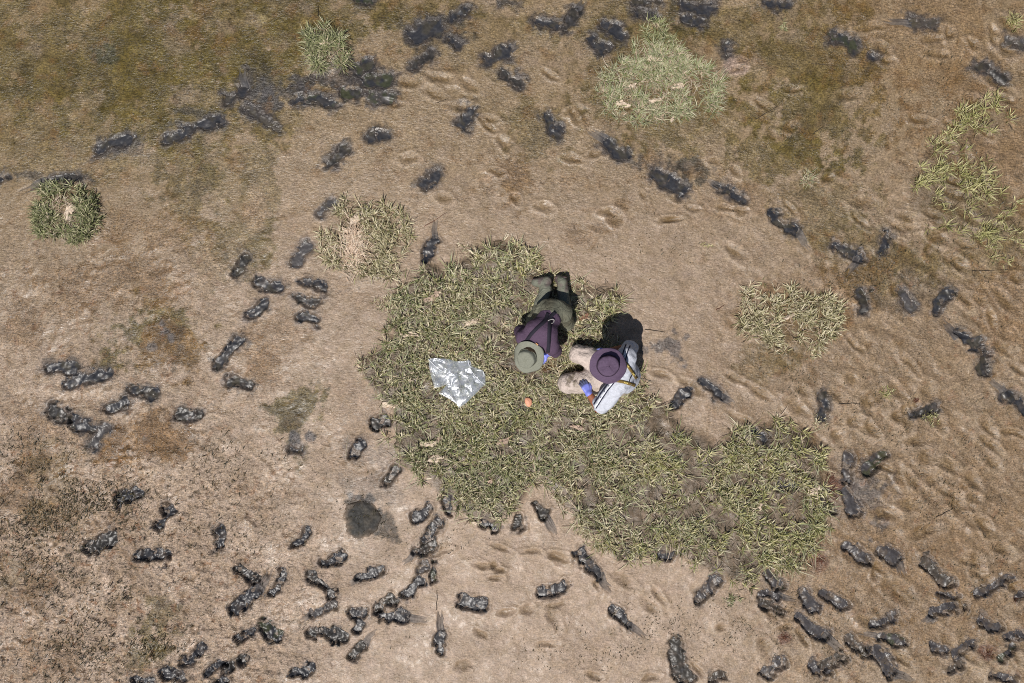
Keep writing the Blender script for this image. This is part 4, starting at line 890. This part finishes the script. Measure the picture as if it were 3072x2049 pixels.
class Field:
    def __init__(s): s.p = []
    def cap(s, a, b, ra, rb=None, n=None, sq=1.0, k=0.03):
        s.p.append((np.array(a, float), np.array(b, float), ra, ra if rb is None else rb, None if n is None else np.array(n, float)/np.linalg.norm(n), sq, k)); return s
    def chain(s, pts, rs, **kw):
        for i in range(len(pts)-1): s.cap(pts[i], pts[i+1], rs[i], rs[i+1], **kw)
        return s
    def build(s, h, grow=0.0):
        lo = np.min([np.minimum(q[0], q[1]) - max(q[2], q[3])*1.15 for q in s.p], 0) - grow - 4*h
        hi = np.max([np.maximum(q[0], q[1]) + max(q[2], q[3])*1.15 for q in s.p], 0) + grow + 4*h
        n = np.ceil((hi-lo)/h).astype(int) + 1; F = np.full(n, 0.25, np.float32)
        for a, b, ra, rb, nn, sq, k in s.p:
            R = max(ra, rb) + grow + 0.09
            i0 = np.clip(np.floor((np.minimum(a, b)-R-lo)/h).astype(int), 0, n-1); i1 = np.clip(np.ceil((np.maximum(a, b)+R-lo)/h).astype(int)+1, 1, n)
            ax = [lo[j] + h*np.arange(i0[j], i1[j]) for j in range(3)]; X, Y, Z = np.meshgrid(*ax, indexing='ij')
            pa = np.stack([X-a[0], Y-a[1], Z-a[2]], -1); ab = b-a; L2 = ab.dot(ab) + 1e-12
            t = np.clip((pa @ ab)/L2, 0, 1); r = pa - t[..., None]*ab
            if nn is not None:
                c = (r @ nn); r = r + (c*(1/sq - 1))[..., None]*nn
            d = np.sqrt((r*r).sum(-1)) - (ra + t*(rb-ra)) - grow
            if nn is not None: d = d*(0.5+0.5*sq)
            sl = tuple(slice(i0[j], i1[j]) for j in range(3)); f = F[sl]
            if k > 1e-6:
                hh = np.clip(0.5 + 0.5*(d-f)/k, 0, 1); F[sl] = d*(1-hh) + f*hh - k*hh*(1-hh)
            else: F[sl] = np.minimum(f, d)
        return surface_nets(F, lo, h)
def vnorm(V, Q):
    a = V[Q[:, 2]]-V[Q[:, 0]]; b = V[Q[:, 3]]-V[Q[:, 1]]; fn = np.cross(a, b); Nn = np.zeros(V.shape)
    for i in range(4): np.add.at(Nn, Q[:, i], fn)
    return Nn/(np.linalg.norm(Nn, axis=1, keepdims=True)+1e-12)
def folds(V, Q, amp, sc, seed, extra=None):
    Nn = vnorm(V, Q); r = 1-np.abs(vn3(V + 0.02*vn3(V, 0.06, seed+2)[:, None], sc, seed))*2.2; s2 = vn3(V, sc*0.45, seed+4)
    d = amp*(r*0.7 + 0.45*s2)
    if extra is not None: d = d + extra(V)
    return V + Nn*d[:, None]
def sdfmesh(name, F, h, grow, mat, col, root, amp=0, sc=0.07, seed=0, extra=None, colf=None):
    V, Q = F.build(h, grow)
    if amp: V = folds(V, Q, amp, sc, seed, extra)
    gz = GI(V[:, 0], V[:, 1]); V[:, 2] = np.maximum(V[:, 2], gz - 0.02)
    C = np.tile(np.array(col, float), (len(V), 1))
    if colf: C = colf(V, C)
    o = mesh(name, V, quads=Q, mat=mat, col=C); BV[name + root.name] = BVHTree.FromPolygons([tuple(v) for v in V], [tuple(int(i) for i in q) for q in Q]); setp(o, root); return o
BV = {}
def hand(F, wrist, d, n, L=0.18, curl=0.5, side=1, grow=1.0, splay=0.12):
    """palm, four fingers of unequal length with two bends each, and a thumb from the side of the palm"""
    d = np.array(d, float)/np.linalg.norm(d); n = np.array(n, float); n -= n.dot(d)*d; n /= np.linalg.norm(n); s = np.cross(d, n)*side; w_ = np.array(wrist, float); k = L/0.18
    for i, (off, ln, dl) in enumerate(((0.028, 0.070, 0.086), (0.009, 0.078, 0.090), (-0.010, 0.073, 0.086), (-0.027, 0.058, 0.078))):
        kn = w_ + (d*dl + s*off)*k; F.cap(w_ + s*off*0.45*k, kn, 0.0155*k*grow, 0.0125*k*grow, k=0.012)
        dd = d + s*off*splay/0.028; dd /= np.linalg.norm(dd); q = kn; ang = 0
        for j, fr in enumerate((0.45, 0.32, 0.23)):
            ang += curl*(0.6, 0.9, 0.7)[j]; v = dd*math.cos(ang) - n*math.sin(ang); q2 = q + v*ln*fr*k; F.cap(q, q2, (0.0100, 0.0090, 0.0080)[j]*k*grow, (0.0090, 0.0080, 0.0068)[j]*k*grow, k=0.003); q = q2
    b = w_ + (d*0.022 + s*0.024)*k; m = b + (d*0.030 + s*0.024 - n*0.006)*k; t = m + (d*0.030 + s*0.010 - n*0.012)*k; e = t + (d*0.024 + s*0.001 - n*0.010)*k
    F.chain([b, m, t, e], [0.015*k*grow, 0.0115*k*grow, 0.0098*k*grow, 0.0080*k*grow], k=0.005)
def head(F, c, up, fw):
    up = np.array(up, float)/np.linalg.norm(up); fw = np.array(fw, float); fw -= fw.dot(up)*up; fw /= np.linalg.norm(fw); sd = np.cross(up, fw); c = np.array(c, float)
    F.cap(c - fw*0.022 + up*0.020, c + fw*0.018 + up*0.022, 0.079, 0.074, n=sd, sq=0.9, k=0.03)        # skull
    F.cap(c + fw*0.030 - up*0.03, c + fw*0.050 - up*0.085, 0.058, 0.034, n=sd, sq=0.85, k=0.03)         # face and jaw
    F.cap(c + fw*0.092 + up*0.002, c + fw*0.112 - up*0.035, 0.008, 0.014, k=0.012)                       # nose
    F.cap(c + fw*0.086 - up*0.064 - sd*0.018, c + fw*0.086 - up*0.064 + sd*0.018, 0.007, 0.007, k=0.006)  # lips
    for s in (-1, 1):
        F.cap(c + sd*s*0.074 + up*0.012, c + sd*s*0.076 - up*0.028, 0.012, 0.009, n=sd, sq=0.5, k=0.006) # ears
        F.cap(c + fw*0.078 + sd*s*0.030 + up*0.018, c + fw*0.080 + sd*s*0.044 + up*0.014, 0.010, 0.009, k=0.01)
    return up, fw, sd
def eyes(c, up, fw, sd, root):
    for s in (-1, 1):
        p = np.array(c) + fw*0.084 + sd*s*0.032 + up*0.002; F = Field().cap(p, p + fw*0.001, 0.0115); V, Q = F.build(0.003)
        dd = (V-p) @ fw; C = np.where((dd > 0.0085)[:, None], np.array((0.03, 0.018, 0.01)), np.array((0.7, 0.68, 0.65))); setp(mesh('eye', V, quads=Q, mat=M_SKIN, col=C), root)
def hat(root, c, up, fw, brim, crown_r, crown_h, drop, wave, col, colband, seed=0, dent=0.0):
    up = np.array(up, float)/np.linalg.norm(up); fw = np.array(fw, float); fw -= fw.dot(up)*up; fw /= np.linalg.norm(fw); sd = np.cross(up, fw); c = np.array(c, float)
    n = 72; prof = [(0.0, 1.0), (0.10, 0.998), (0.35, 0.99), (0.66, 0.965), (0.86, 0.925), (0.945, 0.83), (0.965, 0.62), (0.985, 0.35), (1.0, 0.10), (1.03, 0.0)]
    V = []; ringn = 0
    def put(r, z, a): return c + (fw*math.cos(a)*1.06 + sd*math.sin(a))*r + up*z
    for rr, zz in prof[1:]:
        for k in range(n):
            a = k/n*2*math.pi; w1 = 1 + 0.018*math.sin(3*a+seed) + 0.010*math.sin(7*a+seed*2)
            z = zz*crown_h - dent*math.exp(-((rr-0.35)/0.4)**2)*(0.5+0.5*math.cos(2*a)) + (0.004*math.sin(5*a+rr*9+seed) + 0.003*math.sin(11*a-rr*14+seed))*(1 if rr < 0.99 else 0.3)
            V.append(put(rr*crown_r*w1, z, a))
        ringn += 1
    nr = ringn; B = []
    def loft(V, rows):
        Q = []
        for r in range(rows-1):
            for k in range(n): Q.append((r*n+k, (r+1)*n+k, (r+1)*n+(k+1) % n, r*n+(k+1) % n))
        return Q
    top = put(0, crown_h*1.0 - dent*0.3, 0); Vc = V + [top]; Q = loft(V, nr); T = [(len(V), k, (k+1) % n) for k in range(n)]
    o = mesh('hat_crown', np.array(Vc), quads=Q, tris=T, mat=M_CLOTH, col=np.array(col)); md = o.modifiers.new('t', 'SOLIDIFY'); md.thickness = 0.002; h = empty('hat', tuple(c)); setp(o, h)
    bands = []
    for i in range(8):
        f = i/7
        for k in range(n):
            a = k/n*2*math.pi; r = crown_r*1.015 + f*(brim-crown_r)*(1 + 0.05*math.sin(2*a+seed) + 0.035*math.sin(5*a+seed*1.7))
            z = -drop*f**1.2 + wave*f*f*(math.sin(2*a+seed) + 0.55*math.sin(3*a+seed*2.3) + 0.25*math.sin(7*a)) + 0.0012*math.sin(f*40)
            B.append(put(r, z, a))
    o = mesh('hat_brim', np.array(B), quads=loft(B, 8), mat=M_CLOTH, col=np.array(col)*1.04); md = o.modifiers.new('t', 'SOLIDIFY'); md.thickness = 0.003; setp(o, h)
    Bd = []
    for i, (rr, z) in enumerate(((1.022, 0.003), (1.015, 0.012), (0.998, 0.022))):
        for k in range(n): a = k/n*2*math.pi; w1 = 1 + 0.018*math.sin(3*a+seed) + 0.010*math.sin(7*a+seed*2); Bd.append(put(rr*crown_r*w1+0.002, z, a))
    o = mesh('hat_band', np.array(Bd), quads=loft(Bd, 3), mat=M_CLOTH, col=np.array(colband)); md = o.modifiers.new('t', 'SOLIDIFY'); md.thickness = 0.0016; setp(o, h)
    return h
def onto(trees, cx, cy, off=0.004):
    q = P(cx, cy, 0); o = Vector((0, 0, CAMH)); d = (Vector(q) - o).normalized(); best = None
    for t in trees:
        r = t.ray_cast(o, d)
        if r[0] is not None and (best is None or r[3] < best[3]): best = r
    if best is None: return Vector(P(cx, cy, 0.3)), False
    nn = best[1];
    if nn.dot(d) > 0: nn = -nn
    return best[0] + nn*off*0.5 - d*off, True
def ribbon(name, root, trees, path, width, col, off=0.005, mat=None, steps=40, thick=0.0022, dash=None):
    pts = []; seg = [math.dist(path[i], path[i+1]) for i in range(len(path)-1)]; tot = sum(seg)
    for i in range(steps+1):
        s = tot*i/steps; j = 0
        while j < len(seg)-1 and s > seg[j]: s -= seg[j]; j += 1
        t = s/seg[j]; pts.append((lerp(path[j][0], path[j+1][0], t), lerp(path[j][1], path[j+1][1], t)))
    if dash is not None: pts = pts[int(dash[0]*steps):int(dash[1]*steps)+1]
    V = []; m = len(pts)
    for i, p in enumerate(pts):
        a = pts[max(i-1, 0)]; b = pts[min(i+1, m-1)]; L = math.dist(a, b); nx_, ny_ = -(b[1]-a[1])/L, (b[0]-a[0])/L
        for f in (-0.5, 0, 0.5): V.append(onto(trees, p[0]+nx_*width*f, p[1]+ny_*width*f, off)[0])
    # calm the ribbon so that it does not jump
    A = np.array([tuple(v) for v in V]).reshape(m, 3, 3)
    for _ in range(2):
        B = A.copy(); B[1:-1] = (A[:-2]+2*A[1:-1]+A[2:])/4; A = B
    Q = [(i*3+j, i*3+j+1, (i+1)*3+j+1, (i+1)*3+j) for i in range(m-1) for j in range(2)]
    o = mesh(name, A.reshape(-1, 3), quads=Q, mat=mat or M_CLOTH, col=np.array(col)); md = o.modifiers.new('t', 'SOLIDIFY'); md.thickness = thick; md.offset = 0; setp(o, root); return o

# ---------------- person kneeling and folded forward (purple shirt)
def person_purple():
    g0 = float(GI(*P(450, 560, 0)[:2])); root = empty('person', tuple(P(450, 560, 0)[:2]) + (g0,))
    tag(root, 'kneeling person folded forward in a purple shirt, dark braces and grey-green hat', 'person')
    G = lambda x, y, h: P(x, y, h + g0)
    pel = G(500, 480, .31); mid = G(450, 580, .42); chest = G(385, 690, .475); neck = G(345, 785, .49); hc = G(282, 885, .45)
    hL, hR = G(428, 490, .28), G(570, 500, .28); kL, kR = G(318, 575, .09), G(628, 595, .09); aL, aR = G(432, 275, .085), G(592, 285, .09)
    sL, sR = G(226, 730, .45), G(486, 815, .45); eL, eR = G(192, 662, .25), G(522, 858, .26); wL, wR = G(262, 850, .09), G(438, 880, .10)
    up = np.array((-.36, -.42, .84)); fw = np.array((-.30, -.80, -.50))
    tn = np.array((-.15, -.30, .93))
    def legs(F, e):
        F.cap(hL, hR, .100+e, .100+e, k=.05); F.cap(hL, kL, .084+e, .062+e); F.cap(hR, kR, .084+e, .062+e); F.cap(kL, aL, .054+e*.6, .036+e*.6); F.cap(kR, aR, .054+e*.6, .036+e*.6)
        F.cap(pel, mid, .11+e, .095+e, n=tn, sq=.75, k=.05)
    def feet(F, e):
        F.cap(aL, G(405, 222, .07), .042+e, .042+e); F.cap(G(440, 200, .085), G(335, 212, .055), .042+e, .034+e, k=.02); F.cap(aR, G(588, 215, .08), .043+e, .040+e); F.cap(G(585, 205, .10), G(555, 180, .05), .042+e, .036+e, k=.02)
    F = Field(); legs(F, -.008); feet(F, 0)
    F.cap(mid, chest, .075, .100, n=tn, sq=.70, k=.05); F.cap(chest, neck, .11, .06, n=tn, sq=.72, k=.05); F.cap(sL, sR, .062, .062, k=.05); F.cap(chest + (sL-sR)*.22, chest - (sL-sR)*.22, .10, .10, n=tn, sq=.8, k=.05)
    F.cap(neck, hc, .055, .055, k=.03); u, f, s = head(F, hc, up, fw)
    for a, b, c in ((sL, eL, wL), (sR, eR, wR)): F.cap(a, b, .050, .041); F.cap(b, c, .040, .027)
    dL = np.array((.45, -.85, -.05)); dR = np.array((-.75, -.6, -.05)); hand(F, wL, dL, (0, 0, 1), side=1, curl=.45); hand(F, wR, dR, (0, 0, 1), side=-1, curl=.45)
    sdfmesh('body', F, .0065, 0, M_SKIN, (0.20, 0.085, 0.05), root); eyes(hc, u, f, s, root)
    F = Field(); F.cap(hc - f*.03 + u*.01, hc - f*.02 - u*.03, .078, .066, k=.03); F.cap(hc + u*.03 - f*.01, hc - f*.02 + u*.02, .083, .083); sdfmesh('hair', F, .006, 0, M_CLOTH, (0.03, 0.02, 0.012), root, .003, .02, 3)
    F = Field(); legs(F, .012); F.p.pop(5); F.cap(pel, mid*.6+pel*.4, .125, .112, n=tn, sq=.76, k=.05)
    def bandf(V, C): m = ss(.0, .7, vn3(V, .12, 6)); return lerp(C, np.array((.085, .075, .05)), (m*.6)[:, None])
    sdfmesh('trousers', F, .0085, 0, M_WADER, (0.16, 0.16, 0.118), root, .013, .085, 11, colf=bandf)
    for nm, side in (('L', 0), ('R', 1)):
        B = Field(); H = Field(); feet(H, .010); k = H.p[0:2] if side == 0 else H.p[2:4]; B.p = k; a_, kn = (aL, kL) if side == 0 else (aR, kR); B.cap(a_, a_*.55 + kn*.45, .056, .066)
        bt = sdfmesh('boot', B, .007, 0, M_WADER, (0.15, 0.155, 0.12), root, .003, .06, 20+side, colf=lambda V, C: lerp(C, np.array((.12, .085, .085)), (.8*ss(-.1, .5, vn3(V, .05, 8)+(V[:, 1]-.62)*2))[:, None]))
        p0, p1 = (G(448, 182, .085), G(330, 192, .055)) if side == 0 else (G(600, 172, .09), G(540, 172, .055))
        Sx = Field(); off = np.array((0, .024, .01)); Sx.cap(p0+off*.4, p1+off*.4, .034, .032, n=(0, 1, .2), sq=.4); so_ = sdfmesh('sole', Sx, .006, 0, M_WADER, (0.10, 0.07, 0.07), root, .002, .02, 5); so_.parent = bt; so_.location = (0, 0, 0)
    F = Field(); e = .014
    F.cap(mid*.80+pel*.20, chest, .100+e, .114+e, n=tn, sq=.74, k=.05); F.cap(chest, neck, .115+e, .062+e, n=tn, sq=.85, k=.05); F.cap(neck, neck*.4+hc*.6, .068, .066, k=.02); F.cap(sL, sR, .060+e, .060+e, k=.04); F.cap(chest + (sL-sR)*.20, chest - (sL-sR)*.20, .088+e, .088+e, n=tn, sq=.8, k=.05)
    F.cap(sL, eL*.85 + sL*.15, .054+e, .052+e); F.cap(sR, eR*.85 + sR*.15, .054+e, .052+e)
    sdfmesh('shirt', F, .0085, 0, M_FOLD, (0.088, 0.056, 0.092), root, .010, .09, 31)
    for w_, e_, d_, sd_ in ((wL, eL, dL, 1), (wR, eR, dR, -1)):
        F = Field(); hand(F, w_, d_, (0, 0, 1), side=sd_, curl=.45, grow=1.14); F.cap(w_, w_*.72 + e_*.28, .031, .037, k=.01)
        sdfmesh('glove', F, .0042, 0, M_RUBBER, (0.17, 0.20, 0.62), root, .0015, .02, 41, colf=lambda V, C, w_=w_: lerp(C, np.array((.09, .09, .11)), (.85*ss(.07, .13, np.linalg.norm(V-w_, axis=1)))[:, None]))
    T = [BV['shirt'+root.name], BV['trousers'+root.name]]; dk = (0.022, 0.02, 0.03)
    ribbon('suspender', root, T, [(452, 500), (425, 575), (350, 640), (292, 700), (248, 762)], 33, dk, .006)
    ribbon('suspender', root, T, [(520, 490), (468, 545), (463, 640), (460, 740), (452, 868)], 33, dk, .009)
    ribbon('suspender_clip', root, T, [(452, 575), (480, 560), (508, 562), (500, 590), (482, 600)], 9, (0.5, 0.47, 0.45), .014, steps=18)
    ribbon('shirt_label', root, T, [(338, 782), (358, 800)], 9, (0.6, 0.32, 0.14), .012, steps=4)
    h = hat(root, hc + u*.056 + f*.012, u, f, .162, .092, .075, .022, .022, (0.20, 0.205, 0.165), (0.15, 0.155, 0.12), seed=1.2, dent=.004); h.parent = root; h.location = tuple(np.array(h.location) - np.array(root.location))
    return root
# ---------------- person kneeling on the heels (white shirt, wide purple hat)
def person_white():
    g0 = float(GI(*P(1050, 1060, 0)[:2])); root = empty('person', tuple(P(1050, 1060, 0)[:2]) + (g0,))
    tag(root, 'sitting person in a pale shirt with striped sleeves, yellow lettered braces and wide purple hat', 'person')
    G = lambda x, y, h: P(x, y, h + g0)
    pel = G(1160, 1075, .19); mid = G(1170, 1055, .34); chest = G(1150, 1035, .50); neck = G(1090, 1012, .63); hc = G(1015, 992, .735)
    hT, hB = G(1070, 1000, .19), G(1060, 1130, .19); kT, kB = G(738, 882, .13), G(635, 1160, .12); aT, aB = G(1110, 960, .07), G(1100, 1190, .07)
    sT, sB = G(1185, 915, .545), G(1130, 1140, .545); eT, eB = G(1226, 824, .31), G(932, 1392, .32); wT, wB = G(1010, 862, .24), G(835, 1255, .30)
    up = np.array((-.10, 0, .99)); fw = np.array((-.9, -.2, -.3)); tn = np.array((.95, .0, .25))
    def legs(F, e):
        F.cap(pel, mid, .125+e, .105+e, n=tn, sq=.85, k=.05); F.cap(hT, hB, .10+e, .10+e, k=.05); F.cap(hT, kT, .105+e, .078+e, k=.03); F.cap(hB, kB, .122+e, .080+e, k=.03)
        F.cap(kT, aT, .062+e, .045+e); F.cap(kB, aB, .062+e, .045+e); F.cap(pel, G(980, 1050, .22), .10+e, .09+e, k=.06); F.cap(G(1000, 1050, .16), G(880, 1035, .11), .105+e, .075+e, k=.06)
    def feet(F, e):
        F.cap(aT, G(1215, 975, .06), .045+e, .038+e); F.cap(aB, G(1150, 1235, .06), .047+e, .04+e)
    F = Field(); legs(F, 0); feet(F, 0)
    F.cap(mid, chest, .105, .125, n=tn, sq=.75, k=.05); F.cap(chest, neck, .12, .065, n=tn, sq=.75, k=.05); F.cap(sT, sB, .065, .065, k=.05); F.cap(neck, hc, .053, .053); u, f, s = head(F, hc, up, fw)
    for a, b, c in ((sT, eT, wT), (sB, eB, wB)): F.cap(a, b, .050, .043); F.cap(b, c, .050, .032)
    dT = np.array((-.8, -.35, -.2)); dB = np.array((-.40, .80, -.08)); nT = (0, 0, 1); nB = (0.1, 0.15, 1); hand(F, wT, dT, nT, side=1, curl=.5); hand(F, wB, dB, nB, side=1, curl=.42)
    sdfmesh('body', F, .0065, 0, M_SKIN, (0.27, 0.098, 0.052), root); eyes(hc, u, f, s, root)
    F = Field(); F.cap(hc - f*.03 + u*.01, hc - f*.03 - u*.05, .079, .062, k=.03); F.cap(hc + u*.02, hc - f*.01 + u*.02, .080, .082); sdfmesh('hair', F, .006, 0, M_CLOTH, (0.03, 0.02, 0.013), root, .003, .02, 3)
    F = Field(); legs(F, .014)
    kx = P(700, 1130, .2)
    def mudf(V, C):
        d = np.hypot((V[:, 0]-kx[0])/.13, (V[:, 1]-kx[1])/.10); n1 = vn3(V, .028, 3) + .6*vn3(V, .013, 4); m = ss(.15, .6, n1 + .75*ss(1.2, .2, d) - .25)*ss(1.5, .5, d)
        C = lerp(C, np.array((.15, .12, .085)), (.85*m)[:, None]); m2 = ss(.78, .9, vn3(V, .02, 14)+.35*ss(1.8, .8, d)); C = lerp(C, np.array((.09, .065, .045)), (.8*m2)[:, None])
        m3 = ss(.3, .8, vn3(V, .09, 15)); return lerp(C, np.array((.30, .25, .19)), (.5*m3)[:, None])
    kk = P(740, 860, .2)
    def pleat(V): return .006*np.sin((V[:, 1]-kk[1])/.014)*np.exp(-((V[:, 0]-kk[0]-.05)/.09)**2 - ((V[:, 1]-kk[1]-.03)/.035)**2)
    sdfmesh('waders', F, .0085, 0, M_WADER, (0.50, 0.42, 0.375), root, .017, .075, 51, extra=pleat, colf=mudf)
    for sd_, a_ in ((0, aT), (1, aB)):
        B = Field(); H = Field(); feet(H, .012); B.p = [H.p[sd_]]; B.cap(a_, a_*.8 + (kT, kB)[sd_]*.2, .06, .062); sdfmesh('boot', B, .007, 0, M_WADER, (0.28, 0.24, 0.19), root, .003, .06, 21)
    F = Field(); e = .016
    F.cap(G(1190, 1085, .24), chest, .135+e, .132+e, n=tn, sq=.85, k=.05); F.cap(G(1180, 1170, .30), G(1150, 1130, .48), .085, .08, k=.05); F.cap(chest, neck*.8+chest*.2, .12+e, .07+e, n=tn, sq=.78, k=.05); F.cap(sT, sB, .070+e, .070+e, k=.05)
    F.cap(chest + (sT-sB)*.28, chest - (sT-sB)*.28, .09+e, .09+e, n=tn, sq=.85, k=.05)
    F.cap(sT, eT*.92+sT*.08, .070+e, .060+e, k=.03); F.cap(sB, eB*.84+sB*.16, .076+e, .074+e, k=.04)
    def rib(V): return .004*np.sin((V @ np.array((.55, .7, .3)))/.0105 + 3*vn3(V, .1, 2))*ss(.1, .6, vn3(V, .14, 61)+.2)
    sdfmesh('shirt', F, .0085, 0, M_FOLD, (0.50, 0.52, 0.58), root, .015, .08, 61, extra=rib)
    for w_, e_, d_, n_, hd in ((wT, eT, dT, nT, .5), (wB, eB, dB, nB, .42)):
        F = Field(); hand(F, w_, d_, n_, side=1, curl=hd, grow=1.28, splay=.2); F.cap(w_, w_*.97 + e_*.03, .036, .036, k=.01)
        sdfmesh('glove', F, .0040, 0, M_RUBBER, (0.19, 0.22, 0.66), root, .0012, .02, 41, colf=lambda V, C, w_=w_: lerp(C, np.array((.075, .085, .12)), (.9*ss(.075, .115, np.linalg.norm(V-w_, axis=1) + .012*vn3(V, .02, 5)))[:, None]))
    T = [BV['shirt'+root.name], BV['waders'+root.name]]; dk = (0.02, 0.022, 0.05)
    ol = (0.185, 0.125, 0.035); ye = (0.62, 0.50, 0.16)
    up_ = [(1095, 905), (1150, 935), (1195, 985), (1240, 1050), (1285, 1115)]; lo_ = [(1020, 1100), (1075, 1132), (1150, 1145), (1225, 1165), (1270, 1180)]
    for pth, blocks in ((up_, ((.30, .56), (.78, .88))), (lo_, ((.0, .10), (.22, .38), (.60, .74)))):
        st = ribbon('suspender', root, T, pth, 29, ol, .006)
        for a, b in blocks:
            nl = max(2, int((b-a)/.045))
            for q in range(nl):
                x0 = lerp(a, b, q/nl); x1 = lerp(a, b, (q+.72)/nl); steps = 160
                lt = ribbon('lettering', root, T, pth, (15, 17, 13)[q % 3], ye, .0095, steps=steps, dash=(x0, x1), thick=.001); lt.parent = st; lt.location = (0, 0, 0)
    ribbon('suspender_link', root, T, [(1238, 1085), (1222, 1110), (1212, 1150)], 8, (0.02, 0.02, 0.03), .010, steps=12)
    # striped bands down both sleeves: white panel between two navy lines
    for pth in ([(1205, 800), (1185, 850), (1170, 905), (1158, 965)], [(1058, 1145), (1000, 1215), (950, 1290), (888, 1385)]):
        pnl = ribbon('sleeve_panel', root, T, pth, 34, (0.72, 0.74, 0.80), .004, thick=.0012)
        for off in (-19, 19):
            nn = math.dist(pth[0], pth[-1]); dx, dy = -(pth[-1][1]-pth[0][1])/nn*off, (pth[-1][0]-pth[0][0])/nn*off
            rb = ribbon('sleeve_stripe', root, T, [(a+dx, b+dy) for a, b in pth], 10, dk, .006, thick=.0015); rb.parent = pnl; rb.location = (0, 0, 0)
        for q in range(4):
            rb = ribbon('panel_print', root, T, pth, 6, (0.10, 0.12, 0.2), .0062, steps=80, dash=(.16+q*.22, .21+q*.22), thick=.001); rb.parent = pnl; rb.location = (0, 0, 0)
    ribbon('sunglasses_cord', root, T, [(955, 1140), (985, 1135)], 12, (0.02, 0.02, 0.02), .01, steps=4)
    h = hat(root, hc + u*.048, u, f, .166, .098, .095, .024, .019, (0.10, 0.068, 0.112), (0.055, 0.036, 0.064), seed=4.0, dent=.012); h.parent = root; h.location = tuple(np.array(h.location) - np.array(root.location))
    return root
person_purple(); person_white()
